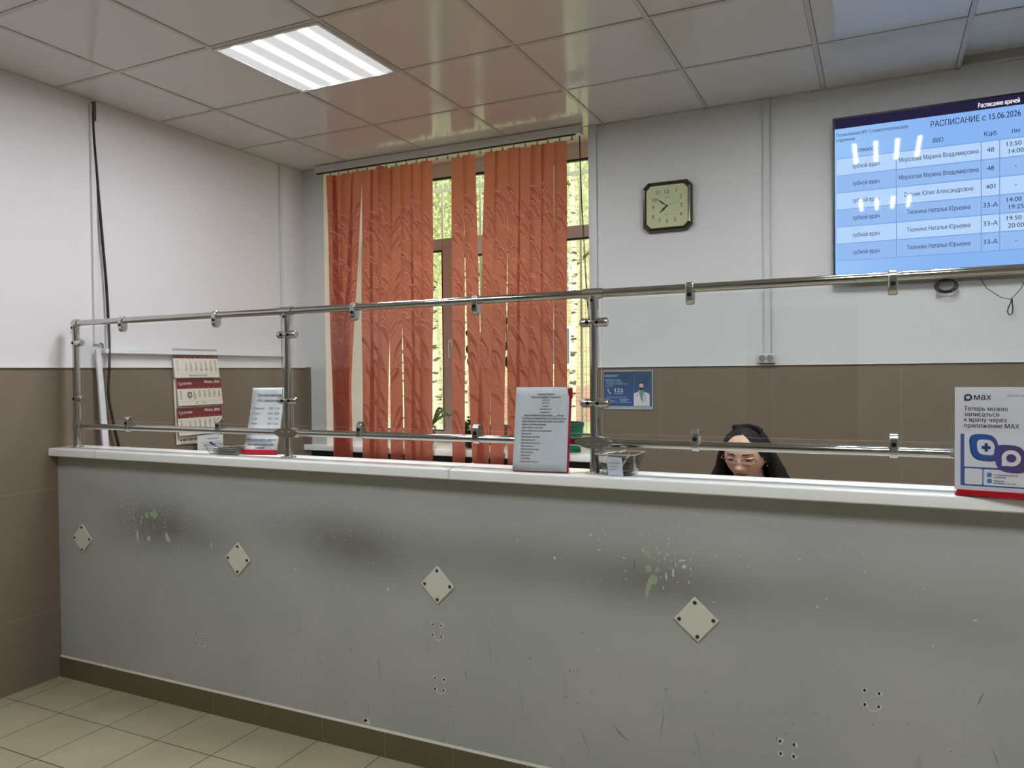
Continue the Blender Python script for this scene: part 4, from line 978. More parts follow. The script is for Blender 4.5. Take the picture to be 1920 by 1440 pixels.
m = MB(); tl_ = at(333, 820, X=.0085); Sb = Sheet(tl_, (0, 1, 0), (0, 0, 1), .3, .05); Sb.text(m, '8 800 200-15-02', .02, .028, .022, 'LEFT', bold=.02); Sb.text(m, 'календари квартальные', .02, .042, .009, 'LEFT'); m.build('lettering', ink, cal, smooth=False)
m = MB()
for k in range(44): y_ = q0.y+.33*(k+.5)/44; m.tube([(.008, y_, q0.z-.004), (.013, y_, q0.z), (.013, y_, q0.z+.005), (.008, y_, q0.z+.008)], .0012, 5)
m.build('spiral', M('marker_brown', None), cal)
# printed page pinned under the calendar
pn = thing('pinned_page', 'small printed white page pinned on the wall below the right corner of the calendar', 'paper', (0.05, .9, 1.1))
tl_, tr2 = at(370, 817, X=.045), at(418, 812, X=.045); SH = Sheet(tl_, (0, 1, 0), (0, 0, 1), tr2.y-tl_.y, .2)
m = MB(); m.face([SH.p(0, .2), SH.p(SH.W, .2), SH.p(SH.W, 0), SH.p(0, 0)]); m.build('sheet', paper, pn, smooth=False, solid=.001)
m = MB(); SH.text(m, 'Внимание!', SH.W*.6, .030, .016, 'CENTER', bold=.01)
for k, s_ in enumerate(('расписание приёма врачей', 'запись на приём', 'с 15 июня', 'кабинет 48', 'регистратура')): SH.text(m, s_, .03, .05+.018*k, .011, 'LEFT')
m.build('lettering', ink, pn, smooth=False)

# ---------------------------------------------------------------- notice in the tall holder (left)
def basis(ang, lean):
    a, l = math.radians(ang), math.radians(lean); u = Vector((math.cos(a), math.sin(a), 0)); n = Vector((u.y, -u.x, 0))
    v = -math.sin(l)*n + math.cos(l)*Vector((0, 0, 1)); return u, v
u, v = basis(12.9, 17); W_, H_ = .158, .300; bl_ = at(457, 853, Z=ZT+.001); bl_.y = .068; bl_ = Vector((at(457, 853, Y=.068).x, .068, ZT+.003))
nt1 = thing('notice_holder', 'leaning white timetable notice in a red-based holder left of the inner post', 'notice', tuple(bl_+u*W_/2))
S1 = Sheet(bl_+v*H_, u, v, W_, H_)
m = MB(); N1 = S1.n
o1 = lambda y: .006-.008*math.sin(min(1, y/(H_*.955))*math.pi)+.0012
m.grid(lambda a, b: S1.p(a*W_, b*H_*.955, o1(b*H_*.955)-.0012), 4, 24); m.build('sheet', paper, nt1, solid=.0008)
m = MB(); m.face([S1.p(0, 0, -.003), S1.p(0, H_, -.003), S1.p(W_, H_, -.003), S1.p(W_, 0, -.003)]); m.build('back_panel', paper, nt1, smooth=False, solid=.002)
m = MB(); m.prism([S1.p(-.002, H_-.016, -.004), S1.p(-.002, H_+.002, -.004), S1.p(W_+.002, H_+.002, -.004), S1.p(W_+.002, H_-.016, -.004)], S1.n*.016); m.build('base_clip', red, nt1, smooth=False, bevel=.001)
m = MB(); p_ = S1.p(0, H_, 0); m.prism([Vector((p_.x, p_.y, ZT+.0005)), Vector((p_.x, p_.y, ZT+.0005))+u*W_, Vector((p_.x, p_.y, ZT+.0005))+u*W_-Vector((N1.x, N1.y, 0))*.05, Vector((p_.x, p_.y, ZT+.0005))-Vector((N1.x, N1.y, 0))*.05], (0, 0, .002)); m.build('foot', acryl, nt1, smooth=False)
m = MB()
def T1(t, x, y, size, al, **kw): S1.text(m, t, x, y, size, al, l=o1(y)+.0006, **kw)
T1('Ортопантомограф', W_*.56, .040, .019, 'CENTER', width=.118, bold=.02); T1('(ОПТГ с записью на приём)', W_*.56, .062, .013, 'CENTER', width=.118, bold=.01)
for k, (a, b) in enumerate((('Понедельник', '8.00 - 11.30'), ('Вторник', '16.00 - 18.00'), ('Среда', '8.00 - 11.30'), ('Четверг', '8.00 - 11.30'), ('Пятница', '8.00 - 11.30'))):
    y_ = .098+.0235*k; T1(a, .016, y_, .0135, 'LEFT', width=(.054, .034, .024, .030, .032)[k]); T1(b, W_-.014, y_, .0135, 'RIGHT', width=(.052, .056, .050, .050, .050)[k])
T1('При себе иметь снимки!', W_*.5, .240, .0125, 'CENTER', bold=.02, shear=.2); T1('Приём ведётся в порядке живой', W_*.5, .263, .011, 'CENTER', width=.125, bold=.01); T1('очереди', W_*.5, .277, .011, 'CENTER', bold=.01)
S1.rect(m, .045, .064, W_-.03, .0648, o1(.064)+.0006); S1.rect(m, .03, .2425, W_-.03, .2435, o1(.243)+.0006)
m.build('lettering', M('notice_ink', (70, 72, 82), rough=.6), nt1, smooth=False)

# ---------------------------------------------------------------- plastic tray with slips and a pen
ty = thing('plastic_tray', 'clear crumpled plastic tray of paper slips left of the leaning timetable notice', 'tray', (1.08, .07, ZT))
def tray(t, x0, x1, y0, y1, h, fl, mt, rim=.004, wob=0, seed=0, ang=0):
    R3 = random.Random(seed); m = MB(); cx, cy = (x0+x1)/2, (y0+y1)/2; lay = []
    for (k, z) in ((0, ZT+.001), (.5, ZT+h*.5), (1, ZT+h), (1.06, ZT+h+.001)):
        ring = []
        hx_, hy_ = (x1-x0)/2+fl*k, (y1-y0)/2+fl*k; r_ = .012
        for (sx, sy, a0) in ((1, 1, 0), (-1, 1, 1), (-1, -1, 2), (1, -1, 3)):
            for q in range(5): a = math.pi/2*(a0+q/4); ring.append(Vector((cx+sx*(hx_-r_)+r_*math.cos(a)+R3.uniform(-wob, wob), cy+sy*(hy_-r_)+r_*math.sin(a)+R3.uniform(-wob, wob), z+R3.uniform(-wob, wob)*k)))
        lay.append(ring)
    n = len(lay[0])
    for r_ in lay: m.v += r_
    for i in range(3):
        for k in range(n): m.q(i*n+k, i*n+(k+1) % n, (i+1)*n+(k+1) % n, (i+1)*n+k)
    m.q(*range(n-1, -1, -1)); b = m.build('shell', mt, t, solid=.0006)
    m = MB(); m.tube(lay[3]+[lay[3][0]], rim/2, 6, flat=.6); m.build('rim', M('clear_edge', (190, 192, 188), rough=.15, alpha=.75), b)
    return b
plas = glass_mat('thin_clear_plastic', (.95, .96, .95), .08, .015)
tray(ty, 1.00, 1.165, .028, .105, .040, .012, plas, wob=.004, seed=2)
m = MB()
for k in range(9):
    z = ZT+.004+.0028*k; a = .04*math.sin(k*2.2); m.prism([(1.02, .035+a*.1, z), (1.155, .038, z+.006*(k % 3)), (1.15, .098, z+.004), (1.03, .095, z)], (0, 0, .0007))
m.build('slips', M('aged_paper', (206, 198, 186), rough=.7), ty, smooth=False)
pe = thing('pen', 'blue ballpoint pen sticking out of the clear tray left of the leaning notice', 'pen', (1.02, .05, ZT+.04))
a_, b_ = at(393, 829, Y=.05), at(425, 848, Y=.06); m = MB(); c_ = a_.lerp(b_, .42); m.tube([a_, a_.lerp(b_, .06), c_], [.003, .0048, .0048], 10); m.build('cap', M('blue_plastic', (34, 26, 130), rough=.3), pe)
m = MB(); m.tube([c_, b_, b_+(b_-a_)*.3], .0036, 8); m.build('barrel', M('clear_hook', None), pe)

# ---------------------------------------------------------------- notice stand, centre
u, v = basis(7.5, 11); W_, H_ = .195, .298; bl_ = Vector((2.539, -.044, ZT+.003))
nt2 = thing('notice_holder', 'white printed list in a red-backed clear stand in front of the blinds', 'notice', tuple(bl_+u*W_/2))
S2 = Sheet(bl_+v*H_, u, v, W_, H_)
m = MB(); m.prism([S2.p(.001, .001, -.0035), S2.p(.001, H_, -.0035), S2.p(W_+.006, H_, -.0035), S2.p(W_+.008, .001, -.0035)], -S2.n*.002); m.build('red_backing', M('pinkish_red', (168, 42, 72), rough=.4), nt2, smooth=False)
m = MB(); m.grid(lambda a, b: S2.p(a*W_, b*(H_-.003), .0004+.0001*math.sin(a*7+b*3)), 8, 10); m.build('sheet', M('list_paper', (212, 220, 228), rough=.55), nt2, solid=.0004)
m = MB(); m.prism([S2.p(-.001, -.001, .0035), S2.p(-.001, H_, .0035), S2.p(W_+.001, H_, .0035), S2.p(W_+.001, -.001, .0035)], S2.n*.0012); m.build('sleeve', acryl, nt2, smooth=False)
m = MB(); q_ = Vector((bl_.x, bl_.y, ZT+.0005)); nb = Vector((S2.n.x, S2.n.y, 0)).normalized(); m.prism([q_, q_+u*(W_+.004), q_+u*(W_+.045)-nb*.07, q_+u*.03-nb*.07], (0, 0, .002)); m.build('foot', acryl, nt2, smooth=False)
m = MB()
S2.text(m, 'Уважаемые пациенты!', W_*.57, .0275, .0085, 'CENTER', width=.062, bold=.02, l=.0011); S2.text(m, 'Вы можете обратиться к специалистам:', W_*.57, .0378, .0085, 'CENTER', width=.106, bold=.02, l=.0011)
for k, s_ in enumerate(('неврологу', 'онкологу', 'хирургу', 'оториноларингологу', 'эндокринологу')): S2.text(m, s_, W_*.57, .0485+.0107*k, .008, 'CENTER', width=(.028, .028, .026, .046, .04)[k], bold=.01, l=.0011)
for k, (s_, x_, w_) in enumerate((('лишь по направлению врача общей ____ практики', .034, .145), ('К остальным медицинским работникам доступна', .028, .158), ('самостоятельная запись на приём через портал', .026, .155), ('записи в электронном виде.', .026, .09))):
    S2.text(m, s_, x_, .1025+.0107*k, .0085, 'LEFT', width=w_, bold=.02, l=.0011); S2.rect(m, x_, .1042+.0107*k, x_+w_, .1047+.0107*k, .0011)
for k, s_ in enumerate(('1.Врач терапевт участковый', '2.Врач общей практики (семейный врач)', '3.Фельдшер', '4.Врач-педиатр участковый', '5.Врач-офтальмолог', '6.Врач-оториноларинголог', '7.Врач-стоматолог', '8.Врач-стоматолог-хирург', '9.Врач-фтизиатр', '10.Врач-уролог', '11.Зубной врач', '12.Врач-психиатр-нарколог')):
    S2.text(m, s_, .0265, .1465+.0108*k, .0082, 'LEFT', width=(.078, .112, .036, .068, .052, .070, .046, .067, .045, .039, .036, .068)[k], bold=.01, l=.0011)
S2.rect(m, W_*.57-.031, .0288, W_*.57+.031, .0293, .0011); S2.rect(m, W_*.57-.053, .0392, W_*.57+.053, .0397, .0011)
m.build('lettering', M('list_ink', (64, 68, 78), rough=.6), nt2, smooth=False)
m = MB(); m.box(-.008, .008, -.006, -.003, -.035, 0, T=Matrix.Translation(S2.p(W_+.004, .004, 0))); m.build('tab', red, nt2, smooth=False)

# ---------------------------------------------------------------- clear punnet of pens and slips
pu = thing('plastic_punnet', 'clear plastic punnet of slips with a white label, standing right of the blinds-side post', 'container', (2.905, .04, ZT))
tray(pu, 2.858, 2.955, -.008, .080, .072, .020, plas, wob=.0008, seed=5, rim=.005)
m = MB(); R4 = random.Random(6)
for k in range(16):
    z = ZT+.004+.0035*k; m.prism([(2.868+R4.uniform(-.004, .004), .0, z), (2.945+R4.uniform(-.004, .004), .0+R4.uniform(-.004, .006), z+.003), (2.945, .070, z+.004), (2.868, .072, z)], (0, 0, .0011))
m.build('slips', M('dark_slips', (70, 64, 58), rough=.6, var=.6, vscale=40), pu, smooth=False)
m = MB(); c1 = at(1134, 857, Y=-.024); c2 = at(1168, 896, Y=-.012)
x0_, x1_ = 2.880, 2.932; m.face([(x0_, -.014, ZT+.002), (x1_, -.013, ZT+.001), (x1_, -.0285, ZT+.064), (x0_-.002, -.0285, ZT+.066)]); lb = m.build('label_slip', M('label_paper', (206, 212, 224), rough=.6), pu, smooth=False, solid=.0006)
m = MB()
for k in range(3): m.box(x0_+.006, x1_-.008-.006*k, -.0196-.0032*(2-k)-.0006, -.0196-.0032*(2-k), ZT+.022+.012*(2-k), ZT+.0228+.012*(2-k))
m.build('handwriting', M('blue_biro', (120, 128, 170), rough=.6), lb, smooth=False)
m = MB(); m.prism([(2.862, -.018, ZT+.073), (2.90, -.020, ZT+.078), (2.905, .012, ZT+.080), (2.868, .014, ZT+.076)], (0, 0, .0008)); m.prism([(2.905, .02, ZT+.074), (2.93, .03, ZT+.080), (2.92, .055, ZT+.082), (2.90, .04, ZT+.076)], (0, 0, .0008)); m.build('loose_slips', paper, pu, smooth=False)
p2 = thing('pen', 'lilac pen with orange tip standing in the clear punnet', 'pen', (2.94, .02, ZT+.05)); m = MB(); m.tube([(2.915, -.004, ZT+.020), (2.940, .004, ZT+.060), (2.945, .008, ZT+.068)], .0042, 8); m.build('barrel', M('lilac_plastic', (190, 178, 200), rough=.3), p2)
m = MB(); m.tube([(2.9448, .008, ZT+.066), (2.948, .010, ZT+.082)], [.0046, .002], 8); m.build('tip', M('orange_plastic', (204, 110, 70), rough=.3), p2)

# ---------------------------------------------------------------- advertising stand, right
u, v = basis(-8, 3); W_, H_ = .21, .292; bl_ = Vector((3.884, -.040, ZT+.004))
ad = thing('poster_stand', 'white poster stand with blue app icons and red base at the right edge', 'poster', tuple(bl_+u*W_/2))
S3 = Sheet(bl_+v*H_, u, v, W_, H_)
m = MB(); m.prism([S3.p(0, 0, -.003), S3.p(0, H_-.012, -.003), S3.p(W_, H_-.012, -.003), S3.p(W_, 0, -.003)], S3.n*.003); m.build('sheet', M('poster_white', (222, 224, 230), rough=.5), ad, smooth=False)
m = MB(); m.prism([S3.p(-.002, 0, .0025), S3.p(-.002, H_, .0025), S3.p(W_+.002, H_, .0025), S3.p(W_+.002, 0, .0025)], S3.n*.0012); m.build('sleeve', acryl, ad, smooth=False)
m = MB(); m.prism([S3.p(.006, H_-.013, -.004), S3.p(.004, H_+.003, -.004), S3.p(W_+.002, H_+.003, -.004), S3.p(W_+.002, H_-.013, -.004)], S3.n*.010); q_ = Vector((bl_.x, bl_.y, ZT+.0005)); nb = Vector((S3.n.x, S3.n.y, 0)).normalized()
m.prism([q_, q_+u*W_, q_+u*W_-nb*.055, q_-nb*.055], (0, 0, .003)); m.build('red_base', red, ad, smooth=False, bevel=.0008)
def fx(px): return (px-380)/772*.163      # zoom pixels of the poster crop -> metres on the sheet
def fy(py): return (py-146)/1130*.292
inkn = M('poster_ink', (38, 42, 66), rough=.5)
m = MB()
S3.text(m, 'мах', fx(596), fy(279), .0235, 'LEFT', width=fx(782)-fx(596), bold=.018)
for k, (s_, x_, xe, yb_) in enumerate((('Теперь можно', 486, 962, 394), ('записаться', 486, 868, 454), ('к врачу через', 486, 948, 510), ('приложение МАХ', 486, 1082, 572))): S3.text(m, s_, fx(x_), fy(yb_), .0165, 'LEFT', width=fx(xe)-fx(x_), bold=.014)
for k, (s_, xe, yb_) in enumerate((('Отсканируйте QR-код', 1068, 1064), ('телефоном', 940, 1088), ('Запишитесь', 925, 1126), ('на приём в чат-боте', 1048, 1150))): S3.text(m, s_, fx(812), fy(yb_), .0062, 'LEFT', width=fx(xe)-fx(812), bold=.005, l=.0009)
for yb_ in (232, 244): S3.text(m, 'Реклама. Информация о сервисе на сайте', fx(958), fy(yb_), .003, 'LEFT', width=.05)
m.build('lettering', inkn, ad, smooth=False)
def logo(mb, cx, cy, r, l):   # speech-bubble ring
    S3.ring(mb, cx, cy, r*.52, r, l, 0, 2*math.pi, 32); S3.poly(mb, [(cx-r*.99, cy+r*.05), (cx-r*.98, cy+r*1.0), (cx-r*.15, cy+r*.97), (cx-r*.62, cy+r*.60)], l*1.05)
m = MB(); logo(m, fx(530), fy(255), fx(576)-fx(530), .0006); m.build('logo', M('logo_navy', (44, 54, 110), rough=.5), ad, smooth=False)
m = MB(); S3.rect(m, fx(446), fy(640), fx(488), fy(1185), .0002); S3.rect(m, fx(488), fy(985), W_-.004, fy(1185), .0002); m.build('blue_frame', M('poster_blue', (74, 96, 168), rough=.5), ad, smooth=False)
m = MB(); S3.rrect(m, fx(492), fy(1002), fx(688), fy(1168), .004, .0005); S3.rrect(m, fx(700), fy(1004), W_-.008, fy(1170), .004, .0005); S3.rrect(m, fx(488), fy(620), W_-.002, fy(984), .002, .0004); m.build('white_panels', M('poster_panel', (228, 230, 236), rough=.5), ad, smooth=False)
g = NG('icon_gradient'); o = g.xyz(); gr_ = g.ramp(o[0], -.06, .04); g.set(color=g.mix(gr_, lin((44, 92, 170)), lin((90, 66, 126))), rough=.45)
def squircle(mb, cx, cy, rx, ry, l, skew=.12, n=36, e=3.2):
    P_ = []
    for k in range(n):
        a = -2*math.pi*k/n; c_, s_ = math.cos(a), math.sin(a); x_ = math.copysign(abs(c_)**(2/e), c_)*rx; y_ = math.copysign(abs(s_)**(2/e), s_)*ry; P_.append((cx+x_+y_*skew, cy+y_+x_*skew*.4))
    S3.poly(mb, P_, l)
m = MB(); squircle(m, fx(706), fy(780), fx(864)-fx(706), fy(920)-fy(780), .0007); m.build('icon', M('icon_dark', (38, 60, 124), rough=.5), ad, smooth=False)
m = MB(); squircle(m, fx(716), fy(775), fx(864)-fx(716), fy(912)-fy(775), .0009); m.build('icon', g.m, ad, smooth=False)
m = MB(); squircle(m, fx(726), fy(775), fx(822)-fx(726), fy(855)-fy(775), .0011, .1); m.build('icon_panel', M('poster_panel', None), ad, smooth=False)
m = MB(); S3.rect(m, fx(682), fy(762), fx(778), fy(794), .0013); S3.rect(m, fx(712), fy(732), fx(748), fy(762), .0013); S3.rect(m, fx(712), fy(794), fx(748), fy(820), .0013); m.build('cross', M('logo_navy', None), ad, smooth=False)
m = MB(); squircle(m, fx(990), fy(885), fx(1160)-fx(990), fy(1028)-fy(885), .0015); m.build('icon', g.m, ad, smooth=False)
m = MB(); logo(m, fx(998), fy(878), fx(1100)-fx(998), .0017); m.build('icon_ring', M('poster_panel', None), ad, smooth=False)
m = MB(); S3.rrect(m, fx(738), fy(1036), fx(788), fy(1082), .003, .0009); S3.rrect(m, fx(740), fy(1100), fx(790), fy(1146), .003, .0009); m.build('bullets', M('bullet_blue', (76, 132, 186), rough=.5), ad, smooth=False)

# ---------------------------------------------------------------- poster "122" in a punched sleeve on the back wall
ps = thing('wall_poster', 'blue poster with 122 and a drawn doctor on the brown tiles', 'poster', (2.38, YB, 1.39))
tl_ = at(1131, 695, Y=YB-.004); tr2 = at(1224, 694, Y=YB-.004); W_ = tr2.x-tl_.x; H_ = .208
S4 = Sheet((tl_.x, YB-.004, tl_.z), (1, 0, 0), (0, 0, 1), W_, H_+.018)
m = MB(); S4.rect(m, 0, 0, W_, H_+.018, 0); m.build('sleeve', M('sleeve_grey', (176, 180, 182), rough=.25), ps, smooth=False, solid=.001)
g = NG('poster_navy'); o = g.xyz(); g.set(color=g.mix(g.ramp(o[2], -.1, .1), lin((58, 90, 144)), lin((52, 78, 106))), rough=.3)
m = MB(); S4.rect(m, .003, .006, W_-.006, H_, .001); m.build('print', g.m, ps, smooth=False)
def zx(px): return (px-430)/1270*W_
def zy(py): return (py-185)/935*(H_-.0)
m = MB(); S4.poly(m, [(zx(1215), zy(1110)), (zx(1615), zy(1110)), (zx(1615), zy(800)), (zx(1500), zy(740)), (zx(1480), zy(700)), (zx(1350), zy(700)), (zx(1310), zy(745)), (zx(1220), zy(790))], .0015); m.build('doctor_coat', M('print_white', (208, 210, 214), rough=.5), ps, smooth=False)
m = MB(); S4.poly(m, [(zx(1345), zy(720)), (zx(1420), zy(1040)), (zx(1490), zy(720)), (zx(1455), zy(690)), (zx(1375), zy(690))], .0018); m.build('doctor_shirt', M('print_teal', (120, 148, 150), rough=.5), ps, smooth=False)
m = MB(); S4.disc(m, zx(1412), zy(590), .0125, .002, 16, .020); m.build('doctor_face', M('print_skin', (206, 172, 156), rough=.5), ps, smooth=False)
m = MB(); S4.poly(m, [(zx(1335), zy(560)), (zx(1350), zy(495)), (zx(1410), zy(500)), (zx(1480), zy(490)), (zx(1485), zy(560)), (zx(1465), zy(530)), (zx(1355), zy(530))][::-1], .0024); S4.poly(m, [(zx(1350), zy(620)), (zx(1375), zy(640)), (zx(1412), zy(622)), (zx(1450), zy(640)), (zx(1478), zy(620)), (zx(1460), zy(680)), (zx(1412), zy(700)), (zx(1365), zy(680))], .0024)
S4.line(m, [(zx(1350), zy(690)), (zx(1325), zy(730)), (zx(1300), zy(800)), (zx(1300), zy(820))], .002, .0024); S4.line(m, [(zx(1472), zy(690)), (zx(1505), zy(770)), (zx(1515), zy(860)), (zx(1500), zy(950)), (zx(1480), zy(990))], .002, .0024); S4.ring(m, zx(1300), zy(860), .007, .0085, .0024, 3.14, 6.28); S4.disc(m, zx(1480), zy(992), .0028, .0024, 10)
m.build('doctor_lines', M('print_black', (34, 44, 66), rough=.5), ps, smooth=False)
m = MB(); S4.text(m, 'Единый номер', zx(495), zy(444), .0098, 'LEFT', width=zx(875)-zx(495), bold=.03, l=.0015)
for s_, xe, yb_ in (('на приём к врачу', 930, 496), ('и вызову специалиста', 1068, 546), ('на дом', 668, 600)): S4.text(m, s_, zx(498), zy(yb_), .0088, 'LEFT', width=zx(xe)-zx(498), l=.0015)
S4.text(m, '122', zx(715), zy(752), .031, 'LEFT', width=zx(945)-zx(715), bold=.03, l=.0015)
S4.text(m, 'Позвоните и получите помощь:', zx(512), zy(895), .0065, 'LEFT', width=zx(1040)-zx(512), bold=.01, l=.0015); S4.text(m, 'с 8.00 до 20.00', zx(495), zy(335), .006, 'LEFT', width=zx(765)-zx(495), l=.0018)
for (a, b, c_) in ((495, 610, 942), (830, 1100, 942), (530, 740, 980), (860, 1030, 980), (530, 800, 1014), (860, 1140, 1014)): S4.rect(m, zx(a), zy(c_-5), zx(b), zy(c_+3), .0014)
S4.line(m, [(zx(552), zy(680)), (zx(560), zy(720)), (zx(585), zy(760)), (zx(620), zy(782))], .0042, .0015); S4.disc(m, zx(555), zy(678), .0038, .0015, 10); S4.disc(m, zx(616), zy(780), .0038, .0015, 10)
m.build('lettering', M('print_pale', (206, 220, 232), rough=.5), ps, smooth=False)
m = MB(); S4.poly(m, [(zx(430), zy(290)), (zx(440), zy(350)), (zx(795), zy(350)), (zx(840), zy(290))], .0012); S4.rect(m, zx(725), zy(775), zx(945), zy(808), .0012); m.build('banner', M('print_bluegrey', (110, 138, 166), rough=.5), ps, smooth=False)
m = MB(); S4.line(m, [(zx(1220), zy(1110)), (zx(1220), zy(330)), (zx(1250), zy(270)), (zx(1570), zy(258)), (zx(1625), zy(310)), (zx(1625), zy(1110))], .0012, .0013); m.build('phone_outline', M('print_line', (126, 150, 190), rough=.5), ps, smooth=False)
m = MB()
for x_ in (545, 605, 715, 810, 895, 1060, 1225, 1305, 1415, 1520, 1590): S4.disc(m, zx(x_), H_+.009, .0025, .0012, 8, .002)
m.build('punch_holes', M('hole_dark', None), ps, smooth=False)

# ================================================================ PLANTS ON THE WINDOW BOARD
def leafstrip(m, path, w_, n=8, fold=.2):
    P_ = smooth_path([Vector(p) for p in path], 4); N_ = len(P_)-1; b = len(m.v)
    for i, p in enumerate(P_):
        d_ = (P_[min(i+1, N_)]-P_[max(i-1, 0)]).normalized(); sd = d_.cross(Vector((.3, .9, .25))).normalized(); up = sd.cross(d_)
        ww = w_*(math.sin(math.pi*min(1, (i/N_*.92+.08)))**.7)
        m.v += [p-sd*ww+up*ww*fold, p.copy(), p+sd*ww+up*ww*fold]
    for i in range(N_):
        for k in (0, 1): m.q(b+i*3+k, b+i*3+k+1, b+(i+1)*3+k+1, b+(i+1)*3+k)
def oval_leaf(m, base, d_, L_, w_, droop=.3):
    d_ = Vector(d_).normalized(); sd = d_.cross(Vector((0, 1, .2))).normalized(); nn = sd.cross(d_); b = len(m.v); n = 8
    for i in range(n+1):
        t = i/n; c = Vector(base)+d_*L_*t+Vector((0, 0, -droop*L_*t*t)); ww = w_*math.sin(math.pi*t)**.75 if 0 < t < 1 else .0005
        m.v += [c-sd*ww, c+nn*(-ww*.15), c+sd*ww]
    for i in range(n):
        for k in (0, 1): m.q(b+i*3+k, b+i*3+k+1, b+(i+1)*3+k+1, b+(i+1)*3+k)
def pot(t, x, y, r, h, mt, name='pot', lip=True):
    m = MB(); m.lathe([(r*.72, 0), (r*.74, .003), (r*.97, h*.85), (r*1.02, h*.86), (r*1.03, h), (r*.94, h), (r*.92, h*.88), (r*.3, h*.87)], (x, y, ZW+.006), 28); p = m.build(name, mt, t)
    m = MB(); m.lathe([(r*.93, h*.89), (r*.5, h*.91), (.002, h*.92)], (x, y, ZW+.006), 20); m.build('soil', M('soil', (52, 40, 30), rough=.95), p); return p
gmat = leaf_mat('houseplant_green', (54, 92, 40), (96, 134, 64), .35); gdark = leaf_mat('dark_green', (36, 58, 34), (60, 82, 48), .25); gstripe = leaf_mat('striped_green', (70, 110, 58), (150, 176, 120), .35)
gp = at(1068, 830, Y=1.98)
t = thing('potted_plant', 'green plastic flowerpot with saucer on the window board beside the printed list', 'plant pot', (gp.x, 1.98, ZW))
pm = M('green_plastic', (30, 122, 96), rough=.35); m = MB(); m.lathe([(.060, 0), (.068, .002), (.074, .014), (.070, .014), (.062, .005)], (gp.x, 1.98, ZW), 28); m.build('saucer', pm, t)
pot(t, gp.x, 1.98, .090, .178, pm)
m = MB(); m.tube([at(px, py, Y=1.98) for (px, py) in ((1091, 786), (1093, 781), (1099, 776), (1102, 774))], .0012, 5); m.tube([at(px, py, Y=1.98) for (px, py) in ((1067, 784), (1067, 760), (1066, 735), (1068, 724))], .002, 5); m.build('stem', M('dry_stem', (96, 90, 66), rough=.8), t)
sp = at(800, 830, Y=2.05)
t = thing('potted_plant', 'striped long-leaved plant on the window board in the wide blind gap', 'plant', (sp.x, 2.05, ZW))
pot(t, sp.x, 2.05, .062, .09, M('brown_pot', (104, 62, 46), rough=.5))
m = MB(); b0 = Vector((sp.x, 2.05, ZW+.09)); pts_ = [((812, 790), (820, 768), (832, 766)), ((814, 792), (828, 770), (839, 777), (842, 788)), ((812, 794), (830, 780), (848, 778), (853, 779)), ((816, 788), (822, 766), (829, 772), (826, 790)), ((800, 780), (795, 765), (782, 768)), ((800, 782), (788, 775), (776, 790)), ((802, 778), (806, 760), (812, 752)), ((804, 785), (812, 800), (822, 808))]
for L3 in pts_: leafstrip(m, [b0]+[at(px, py, Y=2.05-.02*i) for i, (px, py) in enumerate(L3)], .009)
m.build('leaves', gstripe, t, smooth=True)
bp_ = at(886, 828, Y=2.02)
t = thing('potted_plant', 'small bushy green plant in a dark pot seen between two narrow slats', 'plant', (bp_.x, 2.02, ZW))
pot(t, bp_.x, 2.02, .072, .105, M('dark_pot', (30, 26, 24), rough=.4))
m = MB(); R5 = random.Random(9)
for _ in range(170):
    a = R5.uniform(0, 6.28); e_ = R5.uniform(-.5, 1.3); d_ = Vector((math.cos(a)*math.cos(e_), math.sin(a)*math.cos(e_), math.sin(e_))); base = Vector((bp_.x, 2.02, ZW+.12))+d_*R5.uniform(.03, .075); oval_leaf(m, base, d_+Vector((0, 0, .2)), R5.uniform(.018, .030), .008)
m.build('leaves', gmat, t)
rp = at(932, 828, Y=2.22)
t = thing('potted_plant', 'tall thin plant with dark round leaves behind the middle slats', 'plant', (rp.x, 2.22, ZW))
pot(t, rp.x, 2.22, .08, .13, M('clay_pot', (132, 84, 62), rough=.7))
m = MB(); st1 = [Vector((rp.x, 2.22, ZW+.12)), at(905, 740, Y=2.1), at(890, 690, Y=2.08), at(880, 655, Y=2.05), at(884, 610, Y=2.05)]; st2 = [Vector((rp.x, 2.22, ZW+.12)), at(925, 740, Y=2.12), at(942, 680, Y=2.1), at(950, 640, Y=2.1), at(948, 600, Y=2.1)]
for st in (st1, st2): m.tube(smooth_path(st, 5), .0035, 6)
m.build('stem', M('stem_green', (64, 78, 44), rough=.7), t); m = MB()
for (px, py, dx, dz, L_) in ((880, 645, -.3, -1, .06), (882, 632, -.5, .7, .06), (878, 670, .3, -1, .06), (884, 615, .6, .6, .06), (888, 690, .8, .3, .06), (950, 668, .2, -1, .08), (948, 640, -.2, -.9, .07), (950, 655, .9, .2, .07), (948, 610, .1, 1, .06), (942, 680, -.8, .1, .06), (925, 735, .6, .5, .06), (905, 740, -.6, .5, .06)):
    oval_leaf(m, at(px, py, Y=2.06), (dx, 0, dz), L_, L_*.32, .1)
m.build('leaves', gdark, t)

